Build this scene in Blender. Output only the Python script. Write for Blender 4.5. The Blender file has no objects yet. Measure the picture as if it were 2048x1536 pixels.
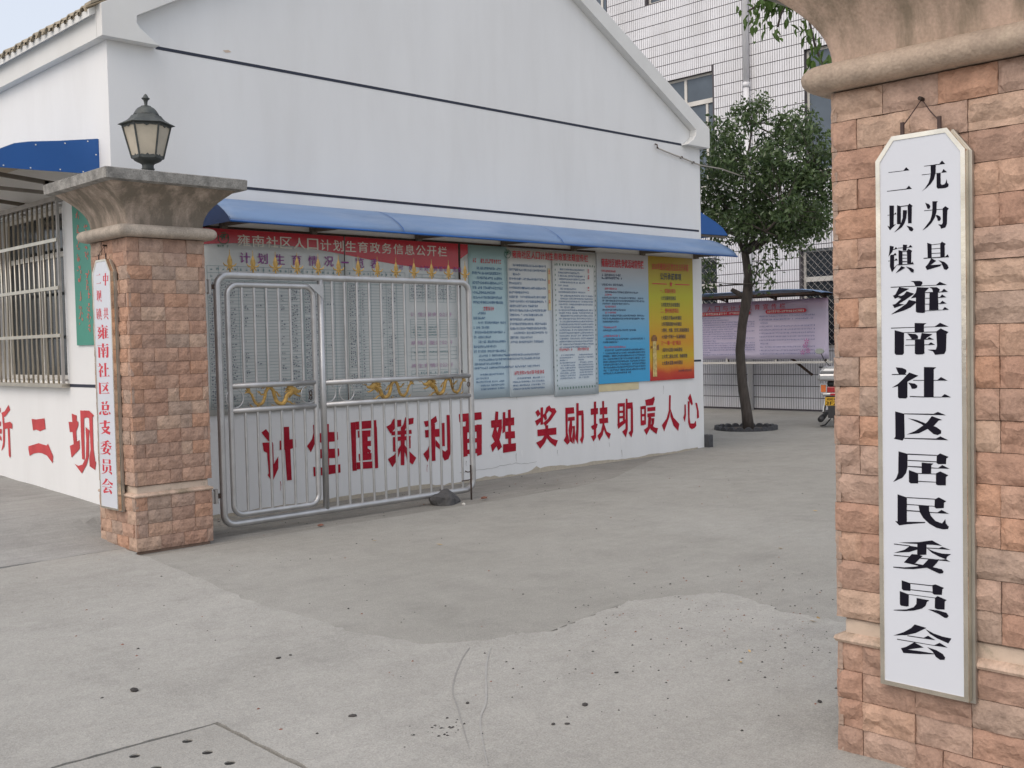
import bpy, bmesh, math, random
from mathutils import Vector, Matrix, noise
R = math.radians
random.seed(7)
SC = bpy.context.scene
COL = SC.collection

# ---------------------------------------------------------------- camera
cam = bpy.data.cameras.new('camera'); cam.sensor_width = 36; cam.lens = 2164.8/2048*36
cam.clip_end = 600; cam.clip_start = 0.05
co = bpy.data.objects.new('camera', cam); COL.objects.link(co)
_y, _p, _r = R(45.757), R(-2.1306), R(-1.2938)
_F = Vector((math.cos(_p)*math.cos(_y), math.cos(_p)*math.sin(_y), math.sin(_p)))
_r0 = _F.cross(Vector((0, 0, 1))).normalized(); _u0 = _r0.cross(_F)
_rr = _r0*math.cos(_r)+_u0*math.sin(_r); _uu = -_r0*math.sin(_r)+_u0*math.cos(_r)
co.matrix_world = Matrix((( _rr.x, _uu.x, -_F.x, 0), (_rr.y, _uu.y, -_F.y, 0), (_rr.z, _uu.z, -_F.z, 1.55), (0, 0, 0, 1)))
SC.camera = co

# ---------------------------------------------------------------- sky, sun, exposure
SUN_EL, SUN_AZ = 48.0, 262.0          # azimuth clockwise from +Y
w = bpy.data.worlds.new('World'); SC.world = w; w.use_nodes = True
nt = w.node_tree; nt.nodes.clear()
sk = nt.nodes.new('ShaderNodeTexSky'); sk.sky_type = 'NISHITA'; sk.sun_disc = False
sk.sun_elevation = R(SUN_EL); sk.sun_rotation = R(SUN_AZ); sk.dust_density = 5.0; sk.air_density = 1.0; sk.ozone_density = 1.0
bg = nt.nodes.new('ShaderNodeBackground'); bg.inputs['Strength'].default_value = 0.13
ow = nt.nodes.new('ShaderNodeOutputWorld')
# thin bright overcast over the blue: a plain white veil mixed evenly into the whole sky
veil = nt.nodes.new('ShaderNodeMix'); veil.data_type = 'RGBA'; veil.inputs['Factor'].default_value = 0.55; veil.inputs['B'].default_value = (5.95, 6.1, 6.45, 1)
nt.links.new(sk.outputs[0], veil.inputs['A']); nt.links.new(veil.outputs['Result'], bg.inputs[0]); nt.links.new(bg.outputs[0], ow.inputs[0])
sl = bpy.data.lights.new('sun', 'SUN'); sl.energy = 0.55; sl.angle = R(70); sl.color = (1, 0.90, 0.78)
so = bpy.data.objects.new('sun', sl); COL.objects.link(so)
sd = Vector((math.sin(R(SUN_AZ))*math.cos(R(SUN_EL)), math.cos(R(SUN_AZ))*math.cos(R(SUN_EL)), math.sin(R(SUN_EL))))
so.rotation_euler = sd.to_track_quat('Z', 'Y').to_euler(); so.location = sd*30
SC.view_settings.view_transform = 'Standard'; SC.view_settings.look = 'None'
SC.view_settings.gamma = 1; SC.view_settings.use_curve_mapping = False
SC.view_settings.exposure = 0.5

# ---------------------------------------------------------------- materials
def lin(c):
    return tuple(((x/255/12.92) if x/255 <= 0.04045 else ((x/255+0.055)/1.055)**2.4) for x in c)

def mat(name, col, rough=0.8, metal=0.0, var=0.0, vscale=3.0, bump=0.0, bscale=40.0, dirt=0.0, dirtcol=(0.12, 0.1, 0.08), dscale=2.0,
        stretch=(1, 1, 1), rnd=0.0, spec=0.5, detail=6, coat=0.0, dlo=0.45, dhi=0.75, fine=0.0):
    m = bpy.data.materials.new(name); m.use_nodes = True
    t = m.node_tree; N = t.nodes; L = t.links
    b = N['Principled BSDF']; b.inputs['Roughness'].default_value = rough; b.inputs['Metallic'].default_value = metal
    b.inputs['Specular IOR Level'].default_value = spec
    if coat: b.inputs['Coat Weight'].default_value = coat
    tc = N.new('ShaderNodeTexCoord'); mp = N.new('ShaderNodeMapping'); mp.inputs['Scale'].default_value = stretch
    L.new(tc.outputs['Object'], mp.inputs['Vector'])
    rgb = N.new('ShaderNodeRGB'); rgb.outputs[0].default_value = (*col, 1)
    cur = rgb.outputs[0]
    if var:
        n = N.new('ShaderNodeTexNoise'); n.inputs['Scale'].default_value = vscale; n.inputs['Detail'].default_value = detail
        L.new(mp.outputs[0], n.inputs['Vector'])
        mr = N.new('ShaderNodeMapRange'); mr.inputs['From Min'].default_value = 0.25; mr.inputs['From Max'].default_value = 0.75
        mr.inputs['To Min'].default_value = 1-var; mr.inputs['To Max'].default_value = 1+var
        L.new(n.outputs['Fac'], mr.inputs['Value'])
        mx = N.new('ShaderNodeVectorMath'); mx.operation = 'SCALE'
        L.new(cur, mx.inputs[0]); L.new(mr.outputs[0], mx.inputs['Scale']); cur = mx.outputs[0]
    if fine:
        n = N.new('ShaderNodeTexNoise'); n.inputs['Scale'].default_value = 90; n.inputs['Detail'].default_value = 3
        L.new(tc.outputs['Object'], n.inputs['Vector'])
        mr = N.new('ShaderNodeMapRange'); mr.inputs['From Min'].default_value = 0.3; mr.inputs['From Max'].default_value = 0.7
        mr.inputs['To Min'].default_value = 1-fine; mr.inputs['To Max'].default_value = 1+fine
        L.new(n.outputs['Fac'], mr.inputs['Value'])
        mx = N.new('ShaderNodeVectorMath'); mx.operation = 'SCALE'
        L.new(cur, mx.inputs[0]); L.new(mr.outputs[0], mx.inputs['Scale']); cur = mx.outputs[0]
    if dirt:
        n = N.new('ShaderNodeTexNoise'); n.inputs['Scale'].default_value = dscale; n.inputs['Detail'].default_value = 9; n.inputs['Roughness'].default_value = 0.65
        L.new(mp.outputs[0], n.inputs['Vector'])
        mr = N.new('ShaderNodeMapRange'); mr.inputs['From Min'].default_value = dlo; mr.inputs['From Max'].default_value = dhi; mr.inputs['To Max'].default_value = dirt
        L.new(n.outputs['Fac'], mr.inputs['Value'])
        mx = N.new('ShaderNodeMix'); mx.data_type = 'RGBA'; mx.inputs['B'].default_value = (*dirtcol, 1)
        L.new(mr.outputs[0], mx.inputs['Factor']); L.new(cur, mx.inputs['A']); cur = mx.outputs['Result']
    if rnd:
        oi = N.new('ShaderNodeObjectInfo'); mr = N.new('ShaderNodeMapRange'); mr.inputs['To Min'].default_value = 1-rnd; mr.inputs['To Max'].default_value = 1+rnd
        L.new(oi.outputs['Random'], mr.inputs['Value'])
        mx = N.new('ShaderNodeVectorMath'); mx.operation = 'SCALE'
        L.new(cur, mx.inputs[0]); L.new(mr.outputs[0], mx.inputs['Scale']); cur = mx.outputs[0]
    L.new(cur, b.inputs['Base Color'])
    if bump:
        n = N.new('ShaderNodeTexNoise'); n.inputs['Scale'].default_value = bscale; n.inputs['Detail'].default_value = 5
        L.new(mp.outputs[0], n.inputs['Vector'])
        bp = N.new('ShaderNodeBump'); bp.inputs['Strength'].default_value = bump; bp.inputs['Distance'].default_value = 0.01
        L.new(n.outputs['Fac'], bp.inputs['Height']); L.new(bp.outputs[0], b.inputs['Normal'])
    return m

def ramp_node(t, stops, interp='LINEAR'):
    r = t.nodes.new('ShaderNodeValToRGB'); r.color_ramp.interpolation = interp
    e = r.color_ramp.elements
    while len(e) > 1: e.remove(e[0])
    e[0].position = stops[0][0]; e[0].color = (*stops[0][1], 1)
    for p, c in stops[1:]:
        x = e.new(p); x.color = (*c, 1)
    return r

def stone_mat():
    m = mat('sandstone_cladding', (0.3, 0.2, 0.15), 0.9, var=0.22, vscale=13, bump=1.0, bscale=45, fine=0.1, dirt=0.35, dirtcol=(0.2, 0.15, 0.11), dscale=7, dlo=0.5, dhi=0.72, spec=0.25)
    t = m.node_tree; L = t.links
    oi = t.nodes.new('ShaderNodeObjectInfo')
    r = ramp_node(t, [(0, (0.43, 0.275, 0.205)), (0.12, (0.47, 0.33, 0.25)), (0.24, (0.385, 0.25, 0.19)), (0.36, (0.44, 0.26, 0.18)), (0.48, (0.41, 0.285, 0.225)), (0.58, (0.36, 0.235, 0.18)),
                      (0.68, (0.40, 0.245, 0.18)), (0.78, (0.46, 0.30, 0.22)), (0.88, (0.37, 0.27, 0.215)), (1, (0.44, 0.265, 0.185))], 'CONSTANT')
    L.new(oi.outputs['Random'], r.inputs[0])
    rgb = [n for n in t.nodes if n.type == 'RGB'][0]
    for l in list(rgb.outputs[0].links): L.new(r.outputs[0], l.to_socket)
    # veins of ochre and grey inside a stone
    return m

def glass_mat(name, col, rough=0.08, spec=0.6):
    m = mat(name, col, rough, spec=spec, var=0.1, vscale=1.5)
    return m

def leaf_mat(name, c1, c2, rough=0.45):
    m = bpy.data.materials.new(name); m.use_nodes = True; t = m.node_tree; L = t.links; b = t.nodes['Principled BSDF']
    g = t.nodes.new('ShaderNodeTexCoord'); n = t.nodes.new('ShaderNodeTexNoise'); n.inputs['Scale'].default_value = 5; n.inputs['Detail'].default_value = 8
    L.new(g.outputs['Object'], n.inputs['Vector'])
    r = ramp_node(t, [(0.3, c1), (0.7, c2)]); L.new(n.outputs['Fac'], r.inputs[0])
    L.new(r.outputs[0], b.inputs['Base Color']); b.inputs['Roughness'].default_value = rough
    tr = t.nodes.new('ShaderNodeBsdfTranslucent'); L.new(r.outputs[0], tr.inputs['Color'])
    mx = t.nodes.new('ShaderNodeMixShader'); mx.inputs[0].default_value = 0.3
    o = t.nodes['Material Output']; L.new(b.outputs[0], mx.inputs[1]); L.new(tr.outputs[0], mx.inputs[2]); L.new(mx.outputs[0], o.inputs[0])
    return m

def uv_ramp_mat(name, stops, axis='Y', rough=0.35, wob=0.0, wscale=3):
    m = bpy.data.materials.new(name); m.use_nodes = True; t = m.node_tree; L = t.links; b = t.nodes['Principled BSDF']
    g = t.nodes.new('ShaderNodeUVMap'); s = t.nodes.new('ShaderNodeSeparateXYZ'); L.new(g.outputs[0], s.inputs[0])
    v = s.outputs[axis]
    if wob:
        n = t.nodes.new('ShaderNodeTexNoise'); n.inputs['Scale'].default_value = wscale; n.inputs['Detail'].default_value = 4; L.new(g.outputs[0], n.inputs['Vector'])
        a = t.nodes.new('ShaderNodeMath'); a.operation = 'MULTIPLY_ADD'; a.inputs[1].default_value = wob
        L.new(n.outputs['Fac'], a.inputs[0]); L.new(v, a.inputs[2])
        a2 = t.nodes.new('ShaderNodeMath'); a2.operation = 'SUBTRACT'; a2.inputs[1].default_value = wob/2; L.new(a.outputs[0], a2.inputs[0]); v = a2.outputs[0]
    r = ramp_node(t, stops); L.new(v, r.inputs[0]); L.new(r.outputs[0], b.inputs['Base Color']); b.inputs['Roughness'].default_value = rough
    return m

M = {}
M['plaster'] = mat('white_plaster', (0.755, 0.76, 0.76), 0.85, var=0.03, vscale=1.2, dirt=0.17, dirtcol=(0.45, 0.43, 0.40), dscale=1.6, dlo=0.46, dhi=0.8, bump=0.12, bscale=120, spec=0.3, stretch=(1.4, 1.4, 0.3))
M['stain'] = mat('rain_grime', (0.52, 0.51, 0.49), 0.9, var=0.06, vscale=30)
M['mud'] = mat('mud_splash', (0.46, 0.41, 0.33), 0.9, var=0.12, vscale=25)
M['hair'] = mat('hairline_crack', (0.35, 0.34, 0.33), 0.9)
M['fresh_white'] = mat('fresh_white_paint', (0.80, 0.80, 0.79), 0.7)
M['trim'] = mat('white_trim_paint', (0.72, 0.72, 0.70), 0.8, var=0.04, vscale=2, dirt=0.12, dirtcol=(0.45, 0.4, 0.35), dscale=2.5, spec=0.3)
M['groove'] = mat('navy_band_paint', (0.025, 0.03, 0.05), 0.7)
M['red_paint'] = mat('red_wall_paint', (0.36, 0.014, 0.03), 0.8, var=0.22, vscale=5, spec=0.15, dirt=0.3, dirtcol=(0.5, 0.1, 0.1), dscale=14, dlo=0.5, dhi=0.8)
M['pink_red_paint'] = mat('faded_red_paint', (0.50, 0.055, 0.06), 0.75, var=0.2, vscale=5)
M['stone'] = stone_mat()
M['mortar'] = mat('sandy_mortar', (0.27, 0.185, 0.14), 0.95, var=0.3, vscale=12, bump=0.5)
M['capital'] = mat('weathered_render', (0.46, 0.375, 0.31), 0.9, var=0.2, vscale=5, dirt=0.8, dirtcol=(0.16, 0.14, 0.11), dscale=3.4, stretch=(2.2, 2.2, 0.5), bump=0.6, bscale=50, dlo=0.36, dhi=0.56, spec=0.2, fine=0.12)
M['capital_clean'] = mat('pink_weathered_render', (0.57, 0.425, 0.335), 0.9, var=0.12, vscale=5, dirt=0.75, dirtcol=(0.2, 0.17, 0.12), dscale=4.5, stretch=(1.8, 1.8, 0.4), bump=0.6, bscale=45, dlo=0.44, dhi=0.64, spec=0.2, fine=0.1)
M['cap_slab'] = mat('lichened_concrete', (0.30, 0.29, 0.27), 0.95, var=0.35, vscale=14, dirt=0.6, dirtcol=(0.09, 0.09, 0.085), dscale=9, bump=0.8, bscale=60, dlo=0.4, dhi=0.7, fine=0.2)
M['roll'] = mat('stained_roll_moulding', (0.42, 0.36, 0.30), 0.85, var=0.25, vscale=9, dirt=0.6, dirtcol=(0.16, 0.15, 0.13), dscale=5, bump=0.6, bscale=50, fine=0.15)
M['roll_clean'] = mat('tan_roll_moulding', (0.43, 0.335, 0.26), 0.75, var=0.22, vscale=8, dirt=0.55, dirtcol=(0.6, 0.5, 0.38), dscale=9, bump=0.6, bscale=50, dlo=0.55, dhi=0.75, fine=0.12)
M['cream'] = mat('cream_render', (0.56, 0.45, 0.36), 0.9, var=0.12, vscale=8, dirt=0.7, dirtcol=(0.22, 0.2, 0.15), dscale=9, dlo=0.58, dhi=0.72, bump=0.6, bscale=30)
M['steel'] = mat('brushed_steel', (0.50, 0.50, 0.50), 0.38, 0.75, var=0.12, vscale=9, dirt=0.25, dirtcol=(0.3, 0.28, 0.26), dscale=8)
M['steel_bright'] = mat('polished_steel', (0.78, 0.72, 0.62), 0.14, 1.0, var=0.22, vscale=7, bump=0.25, bscale=9)
M['steel_dull'] = mat('dull_steel', (0.42, 0.40, 0.38), 0.45, 0.6, var=0.15, vscale=9)
M['grille'] = mat('stainless_grille', (0.62, 0.57, 0.48), 0.28, 0.85, var=0.15, vscale=6)
M['gold'] = mat('gold_paint', (0.42, 0.265, 0.075), 0.55, 0.3, var=0.45, vscale=30, dirt=0.5, dirtcol=(0.14, 0.085, 0.04), dscale=18)
M['black_iron'] = mat('dark_rusty_iron', (0.05, 0.035, 0.028), 0.75, 0.3, var=0.4, vscale=20, dirt=0.5, dirtcol=(0.16, 0.06, 0.025), dscale=10)
M['lamp_iron'] = mat('weathered_green_black_iron', (0.055, 0.062, 0.06), 0.55, 0.2, var=0.3, vscale=12, dirt=0.5, dirtcol=(0.14, 0.15, 0.14), dscale=8)
M['lamp_glass'] = mat('milky_lamp_glass', (0.50, 0.45, 0.36), 0.3, var=0.15, vscale=6, dirt=0.3, dirtcol=(0.25, 0.22, 0.16), dscale=9)
M['blue_sheet'] = mat('blue_polycarbonate', (0.145, 0.235, 0.40), 0.45, var=0.18, vscale=1.6, stretch=(0.5, 2, 2), dirt=0.6, dirtcol=(0.27, 0.34, 0.46), dscale=2.2, spec=0.6)
M['lining'] = mat('beige_awning_lining', (0.50, 0.43, 0.34), 0.8, var=0.06)
M['blue_deep'] = mat('deep_blue_sheet', (0.012, 0.095, 0.33), 0.45, var=0.08, vscale=2)
M['blue_shaded'] = mat('shaded_blue_end_sheet', (0.01, 0.03, 0.10), 0.5)
M['bracket'] = mat('grey_brown_tube', (0.16, 0.135, 0.11), 0.7, 0.2, var=0.2, vscale=8)
M['white_board'] = mat('white_sign_face', (0.61, 0.635, 0.69), 0.35, var=0.02, vscale=3, dirt=0.06, dirtcol=(0.4, 0.4, 0.4), dscale=6)
M['sign_edge'] = mat('brown_sign_edge', (0.17, 0.11, 0.09), 0.5, 0.3, var=0.2)
M['sign_back'] = mat('grey_sign_backing', (0.42, 0.40, 0.36), 0.4, 0.7, var=0.25, vscale=6)
M['ink_black'] = mat('black_lettering', (0.010, 0.009, 0.016), 0.8, spec=0.1)
M['ink_red'] = mat('red_lettering', (0.56, 0.03, 0.05), 0.5)
M['ink_pink'] = mat('salmon_lettering', (0.62, 0.16, 0.13), 0.6)
M['ink_purple'] = mat('purple_print', (0.26, 0.045, 0.26), 0.5)
M['ink_blue'] = mat('blue_print', (0.045, 0.13, 0.28), 0.5)
M['ink_navy'] = mat('navy_print', (0.02, 0.035, 0.09), 0.5)
M['ink_teal'] = mat('teal_rule', (0.09, 0.2, 0.22), 0.5)
M['ink_green'] = mat('green_print', (0.01, 0.13, 0.07), 0.5)
M['ink_white'] = mat('white_print', (0.72, 0.70, 0.62), 0.5)
M['ink_redp'] = mat('red_print', (0.55, 0.03, 0.05), 0.45)
M['ink_faded'] = mat('faded_purple_print', (0.42, 0.26, 0.40), 0.5)
M['paper'] = mat('pale_board_film', (0.55, 0.57, 0.56), 0.22, var=0.05, vscale=1.5, spec=0.5)
M['red_band'] = mat('red_film', (0.48, 0.03, 0.045), 0.2, var=0.08, vscale=2)
M['tape'] = mat('yellowed_paper', (0.62, 0.54, 0.34), 0.8, var=0.1, vscale=6)
M['wire'] = mat('rusty_wire', (0.06, 0.035, 0.03), 0.7)
M['cable'] = mat('grey_cable', (0.38, 0.35, 0.31), 0.6)
M['rock'] = mat('dark_rock', (0.085, 0.082, 0.082), 0.9, var=0.4, vscale=9, bump=0.9, bscale=30)
M['pebble'] = mat('dark_pebble', (0.055, 0.05, 0.048), 0.9, rnd=0.4)
M['brickbit'] = mat('red_brick_chip', (0.22, 0.095, 0.065), 0.9, var=0.3, vscale=20)
M['whitebit'] = mat('white_chip', (0.62, 0.6, 0.55), 0.8)
M['dryleaf'] = mat('dry_leaf', (0.42, 0.28, 0.11), 0.8, rnd=0.4)
M['tile_white'] = mat('white_glazed_tile', (0.76, 0.76, 0.79), 0.35, var=0.05, vscale=1.5, dirt=0.3, dirtcol=(0.36, 0.34, 0.3), dscale=1.2, stretch=(1, 1, 0.4), spec=0.5)
M['tile_joint'] = mat('grey_tile_joint', (0.09, 0.082, 0.09), 0.9)
M['win_frame'] = mat('white_window_frame', (0.60, 0.58, 0.54), 0.45, var=0.1)
M['glass'] = mat('blue_window_glass', (0.10, 0.125, 0.155), 0.2, var=0.35, vscale=0.9, spec=0.4)
M['glass_dark'] = mat('dark_window_glass', (0.022, 0.028, 0.034), 0.08, spec=0.7)
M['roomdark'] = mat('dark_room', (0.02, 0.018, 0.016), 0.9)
M['pvc'] = mat('white_pvc_pipe', (0.66, 0.66, 0.68), 0.4, var=0.08, vscale=2)
M['bark'] = mat('brown_bark', (0.072, 0.06, 0.052), 0.9, var=0.35, vscale=10, stretch=(2, 2, 0.5), bump=1.0, bscale=40)
M['cutwood'] = mat('cut_wood', (0.50, 0.34, 0.2), 0.8)
M['leaf'] = leaf_mat('dark_camphor_leaf', (0.028, 0.06, 0.02), (0.125, 0.18, 0.07), 0.3)
M['leaf_big'] = leaf_mat('fresh_green_leaf', (0.04, 0.09, 0.015), (0.11, 0.18, 0.03), 0.5)
M['rooftile'] = mat('buff_roof_tile', (0.36, 0.31, 0.23), 0.9, var=0.2, vscale=12, rnd=0.12)
M['green_sign'] = mat('green_sign_board', (0.045, 0.26, 0.19), 0.4, var=0.06)
M['edge_stone'] = mat('dark_edging_tile', (0.06, 0.062, 0.068), 0.9, var=0.3, vscale=15)
M['banner'] = uv_ramp_mat('lilac_vinyl', [(0, (0.52, 0.48, 0.62)), (0.8, (0.60, 0.52, 0.64)), (0.93, (0.62, 0.46, 0.56)), (1, (0.6, 0.38, 0.5))], wob=0.15)
M['soil'] = mat('soil', (0.075, 0.062, 0.05), 0.95, var=0.3, vscale=20)

def ground_mat(name, c, lo, d2, rough_amt=0.5, seed=0.0, streak=0.12):
    m = bpy.data.materials.new(name); m.use_nodes = True; t = m.node_tree; N = t.nodes; L = t.links; b = N['Principled BSDF']
    b.inputs['Roughness'].default_value = 0.9; b.inputs['Specular IOR Level'].default_value = 0.2
    tc = N.new('ShaderNodeTexCoord'); mp = N.new('ShaderNodeMapping'); mp.inputs['Location'].default_value = (seed, seed*2, 0); L.new(tc.outputs['Object'], mp.inputs[0])
    def nz(sc, det, rg=0.6, vec=mp):
        n = N.new('ShaderNodeTexNoise'); n.inputs['Scale'].default_value = sc; n.inputs['Detail'].default_value = det; n.inputs['Roughness'].default_value = rg
        L.new(vec.outputs[0], n.inputs['Vector']); return n
    a = nz(0.45, 10, 0.62); r = ramp_node(t, [(0.3, lo), (0.5, c), (0.72, d2)]); L.new(a.outputs['Fac'], r.inputs[0]); cur = r.outputs[0]
    def mul(cur, fac, lo_, hi_, f0=0.3, f1=0.7):
        mr = N.new('ShaderNodeMapRange'); mr.inputs['From Min'].default_value = f0; mr.inputs['From Max'].default_value = f1
        mr.inputs['To Min'].default_value = lo_; mr.inputs['To Max'].default_value = hi_; L.new(fac, mr.inputs['Value'])
        s = N.new('ShaderNodeVectorMath'); s.operation = 'SCALE'; L.new(cur, s.inputs[0]); L.new(mr.outputs[0], s.inputs['Scale']); return s.outputs[0]
    f = nz(150, 3); cur = mul(cur, f.outputs['Fac'], 0.8, 1.16)
    f2 = nz(38, 4, 0.75); cur = mul(cur, f2.outputs['Fac'], 0.91, 1.07)
    f3 = nz(6, 6, 0.7); cur = mul(cur, f3.outputs['Fac'], 0.93, 1.06)
    mp2 = N.new('ShaderNodeMapping'); mp2.inputs['Rotation'].default_value = (0, 0, 0.5); mp2.inputs['Scale'].default_value = (1.1, 14, 1); L.new(tc.outputs['Object'], mp2.inputs[0])
    f4 = nz(1.0, 5, 0.6, mp2); cur = mul(cur, f4.outputs['Fac'], 1-streak, 1+streak*0.6)
    f5 = nz(1.7, 8, 0.7); cur = mul(cur, f5.outputs['Fac'], 1.03, 0.86, 0.5, 0.74)
    # fine dark specks
    v = N.new('ShaderNodeTexVoronoi'); v.inputs['Scale'].default_value = 28; L.new(mp.outputs[0], v.inputs['Vector'])
    mr = N.new('ShaderNodeMapRange'); mr.inputs['From Min'].default_value = 0.02; mr.inputs['From Max'].default_value = 0.09; mr.inputs['To Min'].default_value = 0.72; mr.inputs['To Max'].default_value = 1
    L.new(v.outputs['Distance'], mr.inputs['Value']); s = N.new('ShaderNodeVectorMath'); s.operation = 'SCALE'; L.new(cur, s.inputs[0]); L.new(mr.outputs[0], s.inputs['Scale']); cur = s.outputs[0]
    L.new(cur, b.inputs['Base Color'])
    bn = nz(60, 6, 0.7); bp = N.new('ShaderNodeBump'); bp.inputs['Strength'].default_value = rough_amt; bp.inputs['Distance'].default_value = 0.006
    L.new(bn.outputs['Fac'], bp.inputs['Height']); L.new(bp.outputs[0], b.inputs['Normal'])
    return m
M['ground'] = ground_mat('dusty_ground', (0.285, 0.273, 0.247), (0.24, 0.23, 0.207), (0.325, 0.313, 0.285), 0.7, 3)
M['yard'] = ground_mat('yard_concrete', (0.322, 0.313, 0.286), (0.285, 0.277, 0.251), (0.355, 0.347, 0.32), 0.9, 5, 0.03)
M['apron'] = ground_mat('apron_concrete', (0.362, 0.352, 0.325), (0.325, 0.315, 0.29), (0.395, 0.385, 0.357), 0.8, 9, 0.035)
M['walk'] = ground_mat('sidewalk_concrete', (0.33, 0.325, 0.31), (0.29, 0.285, 0.27), (0.37, 0.365, 0.35), 0.6, 14)
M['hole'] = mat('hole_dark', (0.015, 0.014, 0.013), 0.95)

# ---------------------------------------------------------------- mesh helpers
LOC = {}
class MB:
    def __init__(s): s.v = []; s.f = []; s.uv = None
    def add(s, vs, fs):
        o = len(s.v); s.v += [tuple(v) for v in vs]; s.f += [tuple(i+o for i in f) for f in fs]; return s
    def box(s, a, b):
        x0, y0, z0 = a; x1, y1, z1 = b
        return s.add([(x0, y0, z0), (x1, y0, z0), (x1, y1, z0), (x0, y1, z0), (x0, y0, z1), (x1, y0, z1), (x1, y1, z1), (x0, y1, z1)],
                     [(0, 3, 2, 1), (4, 5, 6, 7), (0, 1, 5, 4), (1, 2, 6, 5), (2, 3, 7, 6), (3, 0, 4, 7)])
    def bar(s, a, b, w, h=None, up=(0, 0, 1)):
        h = h or w; a = Vector(a); b = Vector(b); d = (b-a).normalized(); u = Vector(up)
        if abs(d.dot(u)) > 0.99: u = Vector((1, 0, 0))
        r = d.cross(u).normalized(); u = r.cross(d)
        c = [r*sx*w/2+u*sy*h/2 for sx, sy in ((-1, -1), (1, -1), (1, 1), (-1, 1))]
        return s.add([a+k for k in c]+[b+k for k in c], [(3, 2, 1, 0), (4, 5, 6, 7), (0, 1, 5, 4), (1, 2, 6, 5), (2, 3, 7, 6), (3, 0, 4, 7)])
    def tube(s, pts, r, n=8, caps=True):
        pts = [Vector(p) for p in pts]; rs = r if isinstance(r, (list, tuple)) else [r]*len(pts)
        base = len(s.v); up = None; rings = []
        for i, p in enumerate(pts):
            d = (pts[min(i+1, len(pts)-1)]-pts[max(i-1, 0)])
            if d.length < 1e-9: d = Vector((0, 0, 1))
            d.normalize()
            if up is None:
                up = Vector((0, 0, 1)) if abs(d.z) < 0.9 else Vector((1, 0, 0))
            rt = d.cross(up)
            if rt.length < 1e-6: rt = d.cross(Vector((0, 1, 0)))
            rt.normalize(); up = rt.cross(d).normalized()
            for k in range(n):
                a = 2*math.pi*k/n; q = p+rt*math.cos(a)*rs[i]+up*math.sin(a)*rs[i]; s.v.append(tuple(q))
        for i in range(len(pts)-1):
            for k in range(n):
                a = base+i*n+k; b = base+i*n+(k+1) % n; s.f.append((a, b, b+n, a+n))
        if caps:
            s.f.append(tuple(base+k for k in range(n))[::-1]); s.f.append(tuple(base+(len(pts)-1)*n+k for k in range(n)))
        return s
    def loft(s, rings, cap0=True, cap1=True):
        n = len(rings[0]); b = len(s.v)
        for r in rings: s.v += [tuple(p) for p in r]
        for i in range(len(rings)-1):
            for k in range(n):
                a = b+i*n+k; c = b+i*n+(k+1) % n; s.f.append((a, c, c+n, a+n))
        if cap0: s.f.append(tuple(b+k for k in range(n))[::-1])
        if cap1: s.f.append(tuple(b+(len(rings)-1)*n+k for k in range(n)))
        return s
    def lathe(s, cx, cy, prof, n=24, ph=0.0):
        return s.loft([[(cx+r*math.cos(ph+2*math.pi*k/n), cy+r*math.sin(ph+2*math.pi*k/n), z) for k in range(n)] for r, z in prof])
    def prism(s, poly, axis, a, b):
        def P(u, v, t):
            return (t, u, v) if axis == 'x' else ((u, t, v) if axis == 'y' else (u, v, t))
        return s.loft([[P(u, v, a) for u, v in poly], [P(u, v, b) for u, v in poly]])
    def frame(s, outer, inner, axis, a, b):
        def P(u, v, t):
            return (t, u, v) if axis == 'x' else ((u, t, v) if axis == 'y' else (u, v, t))
        n = len(outer); o = len(s.v)
        for pl, t in ((outer, a), (inner, a), (inner, b), (outer, b)): s.v += [P(u, v, t) for u, v in pl]
        for j in range(4):
            for k in range(n):
                p = o+j*n+k; q = o+j*n+(k+1) % n; p2 = o+((j+1) % 4)*n+k; q2 = o+((j+1) % 4)*n+(k+1) % n
                s.f.append((p, q, q2, p2))
        return s
    def build(s, name, m, parent=None, smooth=False, bevel=0.0, fix=True, uv=False):
        L = LOC.get(parent.name, Vector((0, 0, 0))) if parent else Vector((0, 0, 0))
        me = bpy.data.meshes.new(name); me.from_pydata([tuple(Vector(v)-L) for v in s.v], [], s.f)
        if uv:
            lay = me.uv_layers.new(name='UVMap')
            for l in me.loops: lay.data[l.index].uv = s.uv[l.vertex_index]
        if fix:
            bm = bmesh.new(); bm.from_mesh(me); bmesh.ops.recalc_face_normals(bm, faces=bm.faces); bm.to_mesh(me); bm.free()
        me.materials.append(m if not isinstance(m, str) else M[m])
        if smooth: me.polygons.foreach_set('use_smooth', [True]*len(me.polygons))
        o = bpy.data.objects.new(name, me); COL.objects.link(o)
        if parent: o.parent = parent; LOC[o.name] = L
        if bevel:
            md = o.modifiers.new('bevel', 'BEVEL'); md.width = bevel; md.segments = 2; md.limit_method = 'ANGLE'; md.angle_limit = R(40)
        return o

def tag(o, label=None, cat=None, group=None, kind=None):
    if label: o['label'] = label
    if cat: o['category'] = cat
    if group: o['group'] = group
    if kind: o['kind'] = kind
    return o

def thing(name, loc, label, cat, group=None):
    o = bpy.data.objects.new(name, None); COL.objects.link(o); o.location = loc; LOC[o.name] = Vector(loc)
    o.empty_display_size = 0.1
    return tag(o, label, cat, group)

def smooth_angle(o, a=35):
    me = o.data; me.polygons.foreach_set('use_smooth', [True]*len(me.polygons))
    try: me.set_sharp_from_angle(angle=R(a))
    except Exception: pass
    return o

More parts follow.
